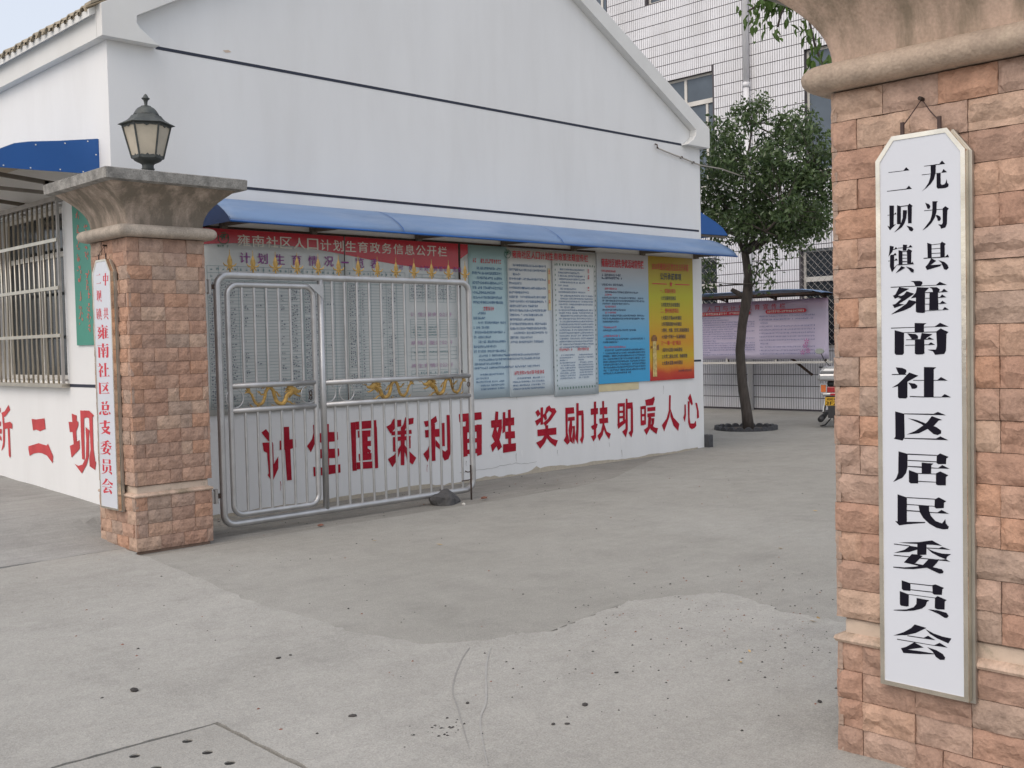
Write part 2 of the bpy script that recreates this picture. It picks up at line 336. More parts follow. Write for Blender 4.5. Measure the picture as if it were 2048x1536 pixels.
def glyph(name, polys, plane, val, m, parent, step=0.00015, fmap=None):
    mb = MB()
    for i, p in enumerate(polys):
        pts = [(p[j]/1000, p[j+1]/1000) for j in range(0, len(p), 2)]
        if fmap: pts = [fmap(*q) for q in pts]
        t = val-i*step
        vs = [((t, u, v) if plane == 'x' else (u, t, v)) for u, v in pts]
        mb.add(vs, [tuple(range(len(vs)))])
    o = mb.build(name, m, parent, fix=False)
    return o

_tc = {}
def text(name, body, plane, u0, u1, z0, z1, val, m, parent, bold=0.0, vertical=False):
    key = (body, bold)
    if key not in _tc:
        c = bpy.data.curves.new('txt', 'FONT'); c.body = body; c.size = 1; c.resolution_u = 2
        o = bpy.data.objects.new('txt', c); COL.objects.link(o)
        dg = bpy.context.evaluated_depsgraph_get(); me = bpy.data.meshes.new_from_object(o.evaluated_get(dg))
        vs = [tuple(v.co) for v in me.vertices]; fs = [tuple(p.vertices) for p in me.polygons]
        bpy.data.objects.remove(o); bpy.data.curves.remove(c); bpy.data.meshes.remove(me)
        _tc[key] = (vs, fs)
    vs, fs = _tc[key]
    xs = [v[0] for v in vs]; ys = [v[1] for v in vs]; x0, x1, y0, y1 = min(xs), max(xs), min(ys), max(ys)
    mb = MB()
    for q, (ox, oz) in enumerate(((0, 0),) if not bold else ((-bold, 0), (bold, 0), (0, bold*0.6))):
        out = []
        for x, y, z in vs:
            u = u0+(x+ox-x0)/(x1-x0)*(u1-u0); v = z0+(y+oz-y0)/max(1e-6, y1-y0)*(z1-z0); t = val-q*0.0002
            out.append((t, u, v) if plane == 'x' else (u, t, v))
        mb.add(out, fs)
    return mb.build(name, m, parent, fix=False)

def marks(mb, x0, x1, z, h, cw, y, rng, dens=0.93, plane='y'):
    """one line of unreadably small print: three or four strokes per character"""
    x = x0; sgn = 1 if x1 > x0 else -1
    while (x1-x)*sgn > cw:
        if rng.random() < dens:
            for k in range(rng.choice((3, 4, 4))):
                if rng.random() < 0.55:
                    a = x+sgn*cw*0.08; b = x+sgn*cw*0.82; c = z+h*rng.uniform(0.02, 0.85); d = c+h*0.13
                else:
                    a = x+sgn*cw*rng.uniform(0.08, 0.7); b = a+sgn*cw*0.16; c = z; d = z+h
                yy = y-0.0001*k
                q = [(a, c), (b, c), (b, d), (a, d)]
                mb.add([((yy, u, v) if plane == 'x' else (u, yy, v)) for u, v in q], [(0, 1, 2, 3)])
        x += sgn*cw
    return mb

def sheet(name, plane, u0, u1, z0, z1, val, m, parent, thick=0.004, nu=1, nv=1, wave=0.0):
    mb = MB(); mb.uv = []
    for j in range(nv+1):
        for i in range(nu+1):
            a, b = i/nu, j/nv; u = u0+(u1-u0)*a; v = z0+(z1-z0)*b
            t = val+wave*abs(noise.noise(Vector((u*2.3, v*1.7, val)))*1.4+noise.noise(Vector((u*6, v*5, 1.3)))*0.5)
            mb.v.append((t, u, v) if plane == 'x' else (u, t, v)); mb.uv.append((a, b))
    for j in range(nv):
        for i in range(nu):
            a = j*(nu+1)+i; mb.f.append((a, a+1, a+nu+2, a+nu+1))
    o = mb.build(name, m, parent, fix=False, uv=True)
    if nu > 1: o.data.polygons.foreach_set('use_smooth', [True]*len(o.data.polygons))
    md = o.modifiers.new('s', 'SOLIDIFY'); md.thickness = thick; md.offset = -1 if (u1 > u0) == (plane == 'y') else 1
    return o

# ---- hand-cut lettering outlines, in millimetres on their walls and signs
GLYPH_BIG={"无":[[1658,2120,1605,2120,1596,2130,1585,2117,1658,2118],[1666,2092,1598,2090,1591,2101,1579,2089,1666,2090],[1635,2119,1617,2117,1618,2092,1624,2071,1636,2056,1649,2046,1666,2035,1655,2045,1643,2061,1637,2077,1635,2094],[1615,2091,1601,2089,1601,2053,1597,2049,1588,2050,1584,2055,1581,2067,1579,2054,1574,2049,1575,2041,1585,2037,1611,2038,1615,2043]],"二":[[1785,2115,1731,2114,1721,2124,1709,2112,1785,2113],[1791,2051,1721,2051,1712,2060,1701,2048,1791,2049]],"坝":[[1783,2000,1766,1998,1768,1932,1759,1934,1782,1914,1791,1931,1783,1927],[1790,1968,1767,1967,1761,1974,1757,1967,1790,1966],[1755,1998,1741,1993,1742,1931,1756,1933],[1741,1994,1717,1994,1717,1991,1741,1991],[1717,1993,1710,1999,1699,1990,1702,1987,1703,1931,1716,1932],[1734,1979,1719,1977,1722,1952,1728,1935,1739,1920,1767,1905,1753,1918,1742,1933,1735,1953],[1722,1925,1702,1918,1697,1911,1700,1904,1706,1904,1712,1909,1715,1916]],"为":[[1655,1996,1641,1989,1637,1982,1640,1974,1647,1974,1650,1982],[1659,1970,1594,1969,1595,1967,1659,1968],[1630,1998,1611,1996,1615,1991,1616,1961,1622,1942,1633,1926,1647,1913,1665,1903,1652,1918,1638,1935,1632,1954,1630,1971],[1595,1970,1586,1977,1574,1968,1579,1962,1581,1918,1586,1906,1601,1903,1604,1912,1611,1919,1599,1917,1595,1922],[1615,1951,1603,1944,1601,1936,1605,1930,1612,1931,1614,1940,1619,1949]],"县":[[1649,1860,1634,1854,1634,1808,1648,1810],[1634,1853,1604,1854,1604,1852,1634,1851],[1634,1839,1604,1839,1604,1837,1634,1837],[1634,1824,1604,1823,1604,1821,1634,1822],[1604,1854,1598,1860,1585,1851,1589,1847,1589,1808,1604,1808],[1662,1810,1587,1809,1579,1816,1574,1806,1662,1807],[1635,1807,1618,1797,1638,1784,1599,1784,1605,1778,1650,1768,1656,1779,1646,1789],[1611,1799,1590,1791,1580,1781,1576,1771,1583,1764,1592,1767,1596,1778,1600,1788]],"镇":[[1783,1861,1768,1857,1773,1840,1788,1823,1784,1844],[1774,1847,1766,1848,1761,1855,1754,1848,1774,1844],[1780,1829,1770,1829,1763,1835,1758,1826,1780,1826],[1782,1827,1767,1826,1768,1784,1754,1796,1776,1768,1783,1788],[1789,1809,1766,1809,1760,1816,1754,1808,1789,1807],[1735,1861,1720,1859,1723,1839,1736,1840],[1753,1851,1715,1851,1708,1858,1701,1849,1753,1849],[1751,1843,1737,1839,1737,1792,1751,1794],[1721,1839,1715,1845,1702,1837,1705,1832,1706,1793,1720,1794],[1737,1838,1721,1837,1721,1835,1737,1836],[1737,1827,1721,1825,1721,1823,1737,1824],[1737,1815,1721,1814,1721,1812,1737,1813],[1737,1804,1721,1803,1721,1800,1737,1801],[1755,1794,1708,1793,1701,1800,1696,1791,1755,1791],[1741,1788,1727,1781,1762,1764,1749,1778],[1725,1785,1705,1779,1696,1772,1698,1763,1705,1764,1714,1775]],"雍":[[1709,1734,1676,1733,1667,1729,1667,1722,1673,1716,1692,1717,1698,1729],[1781,1718,1620,1716,1607,1726,1582,1714,1781,1715],[1750,1715,1714,1708,1733,1699,1755,1687,1741,1685,1766,1676,1773,1687,1764,1691],[1723,1700,1696,1690,1727,1671,1751,1658,1731,1655,1768,1644,1775,1656,1764,1658,1743,1675,1755,1678,1733,1689],[1715,1670,1691,1664,1691,1658,1709,1644,1734,1634,1781,1622,1752,1640,1725,1657],[1708,1675,1689,1695,1690,1677],[1686,1712,1643,1708,1658,1695,1659,1625,1665,1623,1686,1625,1691,1629,1690,1696],[1643,1710,1617,1708,1607,1701,1608,1696,1613,1691,1612,1632,1644,1632,1642,1693,1630,1693,1633,1703],[1658,1693,1642,1693,1642,1690,1658,1691],[1658,1674,1642,1673,1642,1671,1658,1672],[1658,1654,1642,1653,1642,1651,1659,1652],[1613,1693,1601,1693,1592,1702,1579,1691,1613,1690],[1612,1674,1606,1675,1599,1683,1585,1673,1612,1672],[1612,1653,1606,1654,1598,1662,1584,1652,1612,1651],[1659,1631,1597,1632,1590,1641,1576,1631,1659,1629]],"南":[[1696,1590,1654,1588,1663,1582,1663,1558,1696,1559],[1781,1576,1696,1576,1625,1576,1607,1588,1577,1574,1696,1574,1781,1573],[1768,1567,1734,1558,1735,1486,1741,1481,1763,1481,1769,1486],[1734,1559,1620,1559,1620,1556,1734,1557],[1620,1559,1605,1569,1578,1556,1585,1550,1587,1495,1593,1483,1625,1480,1632,1492,1651,1498,1622,1498,1618,1509],[1722,1555,1692,1552,1684,1545,1684,1536,1706,1534,1713,1544],[1671,1555,1633,1550,1651,1540,1663,1530,1676,1534],[1695,1534,1662,1534,1662,1485,1669,1482,1691,1482,1696,1486],[1727,1534,1651,1535,1645,1541,1628,1532,1727,1532],[1730,1515,1648,1516,1639,1523,1624,1514,1730,1513]],"社":[[1765,1438,1742,1436,1728,1430,1726,1423,1731,1415,1754,1414,1759,1423],[1780,1414,1727,1415,1727,1412,1780,1411],[1716,1420,1684,1409,1712,1394,1752,1373,1780,1367,1758,1380,1739,1397,1724,1413],[1758,1376,1723,1394,1724,1335,1729,1330,1754,1330,1758,1335],[1721,1385,1697,1382,1688,1375,1689,1368,1697,1364,1708,1364,1712,1374],[1664,1439,1621,1438,1630,1431,1631,1337,1665,1336],[1703,1394,1618,1395,1605,1405,1582,1393,1703,1392],[1715,1339,1664,1338,1604,1338,1593,1348,1571,1337,1664,1335,1715,1336]],"区":[[1769,1284,1736,1277,1735,1195,1743,1183,1775,1188,1769,1195],[1736,1278,1632,1280,1617,1287,1589,1276,1736,1275],[1737,1193,1624,1196,1609,1204,1581,1192,1737,1190],[1638,1272,1602,1260,1615,1257,1632,1238,1650,1229,1684,1211,1728,1205,1698,1218,1668,1239,1653,1252],[1723,1262,1691,1257,1656,1245,1622,1235,1606,1224,1606,1214,1619,1208,1633,1211,1650,1225,1674,1243]],"居":[[1758,1145,1725,1138,1726,1092,1731,1071,1745,1053,1779,1036,1767,1051,1760,1069],[1725,1139,1622,1140,1622,1137,1725,1135],[1725,1117,1623,1118,1623,1115,1725,1114],[1622,1138,1610,1146,1581,1136,1589,1130,1590,1111,1617,1109,1623,1113],[1725,1096,1676,1097,1618,1096,1603,1107,1578,1096,1642,1093,1725,1093],[1675,1111,1633,1110,1641,1104,1642,1076,1675,1074],[1721,1082,1688,1073,1688,1038,1715,1036,1721,1041],[1688,1074,1624,1076,1624,1074,1688,1071],[1688,1047,1624,1048,1624,1046,1688,1044],[1625,1077,1610,1085,1583,1074,1591,1067,1591,1039,1619,1037,1625,1040]],"民":[[1763,994,1729,986,1730,901,1663,907,1666,903,1729,892,1758,885,1773,899,1764,899],[1729,987,1630,990,1630,987,1729,984],[1730,963,1631,965,1631,963,1730,960],[1630,988,1616,996,1590,985,1598,979,1599,961,1625,957,1631,961],[1730,942,1683,943,1683,940,1730,938],[1650,943,1621,944,1607,954,1581,943,1650,940],[1687,961,1650,963,1650,946,1644,930,1628,914,1605,908,1594,924,1592,909,1582,899,1585,891,1601,888,1625,891,1649,902,1671,920,1683,939]],"委":[[1760,825,1686,835,1641,846,1605,831,1638,831,1660,829,1699,827,1732,825],[1693,828,1660,829,1661,794,1690,789,1694,792],[1778,819,1719,819,1719,816,1778,816],[1660,819,1617,822,1606,828,1576,821,1616,819,1660,816],[1719,818,1693,817,1693,808,1722,796,1779,786,1739,802],[1659,817,1635,809,1606,805,1575,807,1589,796,1592,787,1616,793,1641,803],[1779,779,1721,781,1721,778,1779,776],[1683,781,1616,783,1592,787,1578,781,1616,780,1683,778],[1713,790,1693,791,1674,788,1687,775,1703,757,1680,756,1687,752,1742,757],[1654,779,1616,784,1624,771,1638,755,1661,749,1707,738,1740,735,1781,734,1781,737,1740,740,1700,748,1674,756,1661,771],[1703,759,1667,757,1635,754,1607,751,1601,744,1604,738,1616,735,1635,741,1661,750,1687,750]],"员":[[1751,693,1719,687,1719,660,1745,658,1751,663],[1719,688,1640,691,1640,688,1719,685],[1719,666,1639,669,1639,666,1719,663],[1641,692,1630,696,1600,688,1606,683,1608,663,1634,660,1640,663],[1758,654,1725,647,1726,606,1733,603,1754,603,1758,607],[1725,648,1631,650,1631,648,1725,646],[1632,649,1623,657,1591,648,1598,642,1599,614,1625,611,1633,614],[1697,639,1652,638,1661,630,1665,617,1678,605,1708,593,1741,586,1781,582,1781,584,1734,593,1708,605,1698,618],[1658,606,1624,608,1592,604,1585,595,1590,587,1599,586,1621,596]],"会":[[1705,545,1663,540,1669,536,1702,515,1735,502,1784,492,1745,511,1718,530],[1668,536,1637,525,1605,520,1576,519,1587,500,1625,510,1650,521],[1732,502,1673,504,1658,514,1631,503,1673,501,1732,499],[1770,483,1636,485,1617,497,1589,485,1636,483,1770,480],[1707,482,1673,470,1703,461,1731,452,1683,455,1638,456,1638,453,1690,444,1747,437,1756,452,1736,461],[1661,474,1628,469,1606,460,1598,449,1601,441,1616,438,1631,446,1641,461]]}
GLYPH_SMALL={"总":[[8448,1156,8405,1166,8391,1146,8418,1141],[8361,1170,8324,1168,8351,1144,8374,1145],[8437,1138,8398,1136,8402,1095,8441,1096],[8398,1137,8345,1140,8345,1135,8399,1131],[8345,1143,8299,1138,8313,1098,8348,1098],[8401,1105,8348,1108,8348,1102,8401,1099],[8492,1073,8449,1091,8457,1060,8493,1060],[8427,1088,8396,1089,8391,1072,8354,1070,8330,1083,8323,1063,8394,1057,8425,1064],[8383,1093,8352,1087,8360,1077,8381,1081],[8313,1091,8279,1076,8293,1064,8315,1075]],"支":[[8489,993,8336,1003,8313,1010,8290,1000,8490,985],[8412,1016,8358,1016,8374,962,8413,960],[8457,960,8360,967,8328,974,8304,965,8374,922,8478,902,8405,930,8360,956,8458,953],[8453,955,8396,941,8297,925,8306,905,8367,912,8431,936]],"中":[[8294,2174,8273,2173,8281,2076,8303,2077],[8328,2154,8313,2153,8316,2112,8331,2113],[8250,2152,8232,2151,8239,2108,8255,2109],[8315,2152,8250,2150,8250,2147,8315,2148],[8317,2118,8253,2116,8253,2113,8318,2114]],"共":[[8322,1906,8306,1904,8310,1850,8327,1850],[8286,1904,8269,1902,8274,1848,8290,1849],[8339,1887,8264,1887,8256,1883,8339,1883],[8347,1849,8259,1850,8254,1845,8347,1845],[8318,1841,8303,1835,8345,1815,8336,1825],[8293,1840,8257,1819,8262,1809,8286,1824]]}
SMALL_BOX={"二":[8456,8371,2098,2176],"坝":[8461,8371,1954,2047],"镇":[8477,8378,1811,1904],"雍":[8472,8266,1658,1773],"南":[8480,8271,1511,1626],"社":[8481,8271,1359,1471],"区":[8485,8283,1222,1320],"委":[8495,8283,742,861],"员":[8488,8293,585,711],"会":[8498,8286,432,554]}
GLYPH_SLOGAN={"计":[[5554,745,5605,776,5667,698,5632,651,5590,698],[5561,646,5676,642,5681,614,5681,427,5734,499,5730,378,5659,255,5608,324,5621,345,5609,543,5572,563],[5754,650,5803,654,5894,655,5939,649,5940,571,5864,555,5751,559],[5805,782,5866,780,5868,655,5874,554,5879,250,5825,251,5813,492,5803,649]],"生":[[6148,778,6202,782,6199,697,6169,597,6112,505,6068,571,6130,634,6152,701],[6186,687,6281,691,6335,693,6443,687,6446,610,6422,591,6196,595],[6277,777,6338,775,6327,263,6279,262],[6194,527,6454,516,6456,447,6430,420,6190,436],[6136,356,6241,340,6324,355,6465,351,6465,266,6321,261,6137,259]],"国":[[6608,772,6675,774,6666,299,6672,266,6617,266],[6675,776,6940,776,6943,696,6675,692],[6879,707,6946,702,6949,266,6890,266],[6668,352,6893,343,6898,271,6669,278],[6697,678,6863,674,6860,607,6698,608],[6718,563,6863,563,6862,508,6716,509],[6699,437,6866,434,6864,363,6704,364],[6750,645,6822,640,6814,403,6746,409],[6817,486,6860,459,6844,430,6815,445]],"策":[[7161,765,7185,776,7192,757,7276,758,7274,685,7204,684,7126,617,7071,696,7130,719],[7331,779,7362,783,7361,764,7448,768,7441,704,7375,694,7310,634,7265,667,7305,707],[7134,640,7412,639,7415,595,7138,598],[7155,579,7216,574,7211,417,7153,422],[7155,579,7402,574,7393,530,7154,533],[7338,540,7397,536,7394,438,7343,442],[7266,680,7324,675,7301,262,7252,267],[7259,485,7257,425,7208,332,7137,256,7079,350,7164,384],[7313,481,7365,416,7469,327,7415,258,7346,307,7311,408]],"利":[[7589,719,7677,725,7768,770,7782,706,7708,667,7611,655],[7601,621,7821,622,7814,534,7607,538],[7692,681,7749,683,7743,271,7686,270],[7695,525,7699,412,7630,269,7569,361,7634,405],[7751,508,7815,440,7813,390,7749,433],[7847,683,7889,683,7885,422,7844,423],[7921,770,7971,763,7963,327,7933,272,7875,259,7843,312,7838,388,7886,359,7920,381]],"百":[[8104,766,8454,770,8456,685,8112,674],[8213,684,8319,688,8301,611,8199,609],[8144,621,8227,624,8222,280,8159,274],[8144,621,8450,626,8443,550,8142,547],[8173,477,8433,474,8432,423,8171,431],[8169,352,8430,355,8428,301,8167,302],[8370,631,8454,625,8443,278,8369,267]],"姓":[[8676,763,8723,758,8716,662,8688,554,8722,441,8770,340,8708,301,8664,390,8610,477,8651,584],[8601,662,8777,665,8774,575,8604,576],[8727,585,8778,575,8752,480,8711,386,8613,291,8588,376,8665,418],[8880,769,8925,773,8920,321,8871,318],[8795,746,8837,748,8830,516,8781,498],[8835,675,8980,675,8977,582,8832,582],[8824,513,8984,511,8986,427,8827,430],[8787,369,8999,366,8996,272,8783,267]],"奖":[[9432,765,9478,767,9471,555,9426,555],[9339,714,9391,746,9430,687,9378,654],[9330,607,9429,644,9438,600,9364,545],[9535,759,9588,785,9618,747,9580,718,9533,680,9541,622,9510,603,9460,670,9502,689],[9618,747,9685,743,9715,698,9614,603,9508,535,9472,576,9562,621,9627,689,9580,718],[9367,498,9705,503,9702,416,9371,419],[9508,545,9560,542,9557,463,9506,466],[9494,424,9556,427,9502,337,9411,263,9342,343,9441,371],[9556,427,9627,371,9727,341,9683,267,9584,331,9524,393]],"励":[[9876,737,10034,735,10038,657,9873,656],[9874,667,9917,664,9909,422,9945,302,9896,273,9832,333,9872,381],[9922,615,10045,616,10044,568,9920,568],[9957,573,9992,571,9997,460,9973,373,10009,274,9945,316,9923,451],[9990,497,10044,501,10044,368,10026,269,9985,343,10010,459],[10076,688,10208,686,10213,624,10074,625],[10079,784,10123,782,10114,481,10096,263,10044,338,10069,455],[10169,641,10214,638,10209,340,10173,261,10131,317,10165,359]],"扶":[[10413,784,10458,785,10445,322,10391,274,10343,345,10400,356],[10349,698,10490,700,10488,622,10352,618],[10347,473,10450,503,10479,494,10460,442,10380,425],[10524,698,10675,699,10672,610,10529,611],[10509,560,10682,564,10687,495,10518,495],[10573,783,10612,784,10609,447,10571,343,10505,275,10468,343,10538,391,10571,480],[10610,477,10654,383,10734,349,10697,280,10629,354,10597,417]],"助":[[10882,736,10923,737,10915,456,10874,451],[10990,736,11031,736,11024,495,10983,490],[10923,737,10990,736,10988,691,10922,691],[10920,638,10987,637,10986,606,10919,607],[10918,567,10985,568,10984,537,10917,536],[10867,467,11036,518,11035,471,10882,400],[11050,735,11188,735,11193,656,11048,652],[11051,789,11085,787,11081,383,11037,277,10964,360,11033,394],[11150,667,11194,664,11189,344,11150,268,11092,335,11141,363]],"暖":[[11352,671,11384,669,11384,416,11352,411],[11434,674,11472,672,11465,419,11427,418],[11384,672,11434,673,11433,630,11383,630],[11381,567,11431,567,11430,532,11380,532],[11379,480,11429,480,11427,413,11377,412],[11456,752,11588,764,11653,790,11664,749,11624,671,11472,672],[11496,647,11674,648,11673,593,11500,594],[11499,567,11659,569,11658,514,11497,515],[11518,514,11581,513,11564,380,11473,278,11417,351,11501,384],[11581,498,11649,494,11637,423,11576,331,11539,382,11586,426],[11585,402,11653,366,11722,353,11689,275,11613,313,11564,356]],"人":[[11982,789,12022,787,12011,593,11976,481,11858,295,11809,387,11915,469,11971,579],[12006,609,12074,475,12205,376,12176,280,12071,361,12003,496]],"心":[[12470,790,12507,714,12527,638,12499,618,12445,684,12414,727],[12329,640,12362,642,12363,490,12333,392,12297,461,12326,508],[12407,686,12451,675,12445,451,12464,367,12547,361,12590,400,12602,324,12559,294,12490,282,12441,310,12410,387],[12583,651,12625,649,12664,530,12670,437,12619,423,12622,540]]}
GLYPH_FACADE={"新":[[12087,935,11985,956,11866,1026,11823,974,11992,893,12065,908],[12068,922,12017,892,12004,784,12015,639,12039,574,12132,524,12072,618,12055,773],[12011,829,11837,849,11779,829,11784,775,11856,781,12006,766],[11918,778,11864,781,11859,485,11886,464,11917,491],[12297,873,12110,839,12116,789,12304,809],[12246,980,12106,989,12106,942,12252,930],[12309,763,12093,762,12099,712,12315,712],[12243,715,12182,718,12206,502,12239,477,12287,502],[12164,696,12111,671,12115,634,12169,650]],"二":[[11240,900,11124,897,10903,917,10888,811,10958,800,11025,783,11134,795,11213,783],[11355,615,11081,661,10876,648,10838,667,10722,552,10737,480,10875,547,11003,565,11091,565,11226,548,11331,518,11358,584]],"坝":[[10234,984,10122,970,10126,922,10089,907,10092,876,10146,818,10141,722,10075,741,10079,661,10124,635,10277,564,10306,674,10215,694,10230,810,10294,806,10315,903,10226,904],[10035,1020,9955,1019,9956,944,9968,770,9975,580,9987,560,10034,565,10039,830],[9955,1022,9833,1022,9735,982,9764,966,9839,952,9894,960,9956,948],[9842,963,9768,966,9771,670,9747,570,9820,543,9872,578,9836,667],[9931,870,9849,842,9864,775,9879,602,9934,520,10052,428,10207,508,10127,495,10029,513,9947,582,9923,741],[9872,578,9779,580,9726,556,9751,481,9869,508]]}

# ================================================================ GROUND
def struct(o, label): return tag(o, label, kind='structure')
B_PTS = [(3.72, 8.24), (3.64, 7.65), (3.54, 6.7), (3.42, 5.86), (3.42, 5.31), (3.42, 4.82), (3.5, 4.36), (3.62, 4.22), (3.8, 4.11), (3.95, 4.10), (4.13, 3.99), (4.37, 4.03), (4.92, 4.10), (5.05, 4.04), (5.38, 3.85), (5.48, 3.84), (5.43, 3.6), (5.29, 3.3), (5.30, 2.96), (5.5, 1.0)]
rng = random.Random(3)
def jag(pts, amp, sub):
    out = []
    for i in range(len(pts)-1):
        a, b = Vector(pts[i]), Vector(pts[i+1])
        for k in range(sub):
            p = a.lerp(b, k/sub)
            if k or i: p = p+Vector((rng.uniform(-amp, amp), rng.uniform(-amp, amp)))
            out.append(tuple(p))
    out.append(pts[-1]); return out
BJ = jag(B_PTS, 0.022, 7)
g = MB().add([(-150, -150, -0.025), (150, -150, -0.025), (150, 150, -0.025), (-150, 150, -0.025)], [(0, 1, 2, 3)])
struct(g.build('ground', 'ground', fix=False), 'dusty grey ground of the yard')
def tri_slab(poly, holes, z, th, name, m, label, hole_n=0):
    c = bpy.data.curves.new(name, 'CURVE'); c.dimensions = '2D'; c.fill_mode = 'BOTH'; c.extrude = th/2
    for pl in [poly]+holes:
        sp = c.splines.new('POLY'); sp.points.add(len(pl)-1); sp.use_cyclic_u = True
        for i, p in enumerate(pl): sp.points[i].co = (p[0], p[1], 0, 1)
    o = bpy.data.objects.new(name, c); COL.objects.link(o); o.location = (0, 0, z-th/2)
    dg = bpy.context.evaluated_depsgraph_get(); me = bpy.data.meshes.new_from_object(o.evaluated_get(dg))
    bpy.data.objects.remove(o); bpy.data.curves.remove(c)
    for v in me.vertices: v.co.z += z-th/2
    me.materials.clear(); me.materials.append(M[m]); me.name = name
    o = bpy.data.objects.new(name, me); COL.objects.link(o)
    return o
# yard slab inside the gateway: from the broken seam to the wall strip
EDGE = jag([(3.72, 7.80), (5.07, 7.80), (6.58, 7.79), (7.45, 7.79), (8.5, 7.82), (9.4, 8.0), (10.4, 8.5), (11.3, 8.9), (12.6, 9.16)], 0.012, 7)
yard = [(x-0.1, y) for x, y in B_PTS[::-1]][:-1]
yard = [(5.4, -60)]+yard+[(3.6, 7.81)]+EDGE+[(12.6, 60), (90, 60), (90, -60)]
struct(tri_slab(yard, [], 0.0, 0.02, 'yard_pavement', 'yard', ''), 'grey concrete yard slab inside the gate')
# light street apron, with an opening for the drain cover
CV = [(2.199, 4.056), (1.40, 4.084), (1.36, 3.25), (2.178, 3.22)]
def inset(p, d):
    c = Vector((sum(q[0] for q in p)/4, sum(q[1] for q in p)/4)); return [tuple(Vector(q)+(Vector(q)-c).normalized()*d) for q in p]
CVH = jag([CV[0], CV[1], CV[2], CV[3], CV[0]], 0.007, 14)[:-1]
apron = [(-60, 8.2), (1.0, 8.16), (2.75, 8.17), (3.21, 8.22)]+BJ+[(5.5, -60), (-60, -60)]
struct(tri_slab(apron, [CVH], 0.009, 0.034, 'street_pavement', 'apron', ''), 'pale concrete apron in front of the gate with a broken edge')
# ramped sidewalk on the left, rising towards the building
def walk_h(x, y):
    t = max(0.0, min(1.0, (y-8.2)/1.35)); t = t*t*(3-2*t); return 0.012+0.15*t+max(0, min(2.6, y-9.5))*0.036
mb = MB(); xs = [-60, -20, -6, 0]+[1+0.12*i for i in range(28)]+[4.4]; ys = [8.215]+[8.3+0.1*i for i in range(45)]+[16, 24, 60]
for y in ys:
    for x in xs:
        fade = 1.0 if x < 3.7 else max(0.0, 1-(x-3.7)/0.7)
        if y > 9.2: fade = 1.0
        yy = y+(0.01*noise.noise(Vector((x*3, 1, 0))) if y < 8.25 else 0)
        mb.v.append((x, yy, walk_h(x, y)*fade-0.03*(1-fade)+0.006*noise.noise(Vector((x*2, y*2, 0)))))
n = len(xs)
for j in range(len(ys)-1):
    for i in range(n-1): mb.f.append((j*n+i, j*n+i+1, (j+1)*n+i+1, (j+1)*n+i))
b0 = len(mb.v)
for i in range(n): mb.v.append((mb.v[i][0], mb.v[i][1], -0.03))
for i in range(n-1): mb.f.append((b0+i, b0+i+1, i+1, i))
struct(mb.build('sidewalk', 'walk', smooth=False), 'grey concrete sidewalk ramp left of the gate pillar')

# drain cover slab with round lifting holes
dc = thing('drain_cover', (1.8, 3.65, 0.0), 'square concrete drain cover with round holes, set in the pavement at the bottom left', 'drain cover')
holes = []
for cx, cy in ((2.003, 3.938), (1.789, 3.944), (1.997, 3.768), (2.002, 3.609), (1.79, 3.77), (1.79, 3.6), (1.6, 3.94), (1.6, 3.77), (1.6, 3.6), (2.0, 3.44), (1.79, 3.44)):
    holes.append([(cx+0.021*math.cos(a*math.pi/8), cy+0.021*math.sin(a*math.pi/8)) for a in range(16)])
cover = tri_slab(jag(inset(CV, -0.036)+[inset(CV, -0.036)[0]], 0.003, 10)[:-1], holes, 0.012, 0.034, 'slab', 'apron', '')
for v in cover.data.vertices: v.co -= Vector((1.8, 3.65, 0))
cover.parent = dc
for hl in holes: MB().add([(x, y, 0.007) for x, y in hl], [tuple(range(16))]).build('hole_shade', 'hole', dc, fix=False)  # near-black discs paint in the shade inside the holes
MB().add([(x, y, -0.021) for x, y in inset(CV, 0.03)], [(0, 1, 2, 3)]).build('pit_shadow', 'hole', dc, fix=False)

M['scuff'] = mat('faint_tyre_scuff', (0.285, 0.277, 0.262), 0.9, var=0.1, vscale=30)
M['scuff2'] = mat('pale_trowel_line', (0.355, 0.348, 0.33), 0.9, var=0.1, vscale=30)
def ribbon(pts, w_, z, m, label):
    mb = MB(); P_ = [Vector((*p, z)) for p in pts]; fine = []
    for i in range(len(P_)-1):
        p0, p1, p2, p3 = P_[max(0, i-1)], P_[i], P_[i+1], P_[min(len(P_)-1, i+2)]
        for k in range(8):
            t = k/8; fine.append(0.5*((2*p1)+(p2-p0)*t+(2*p0-5*p1+4*p2-p3)*t*t+(3*p1-p0-3*p2+p3)*t**3))
    fine.append(P_[-1]); n = len(fine)
    for i, p in enumerate(fine):
        d = (fine[min(i+1, n-1)]-fine[max(i-1, 0)]).normalized(); q = Vector((-d.y, d.x, 0)); ww = w_*(0.6+0.5*noise.noise(p*6)+0.4*math.sin(math.pi*i/n))
        mb.v += [tuple(p+q*ww), tuple(p-q*ww)]
    for i in range(n-1): mb.f.append((2*i, 2*i+1, 2*i+3, 2*i+2))
    tag(mb.build('tyre_mark', m, fix=False), label, kind='stuff')
ribbon([(2.64, 2.885), (2.925, 3.235), (3.13, 3.42), (3.449, 3.763), (3.70, 4.00)], 0.0045, 0.0115, 'scuff2', 'curved pale line scored in the apron')
ribbon([(2.70, 3.05), (2.983, 3.44), (3.145, 3.657), (3.42, 3.917), (3.63, 4.08)], 0.0035, 0.0115, 'scuff', 'curved dark line scored in the apron')
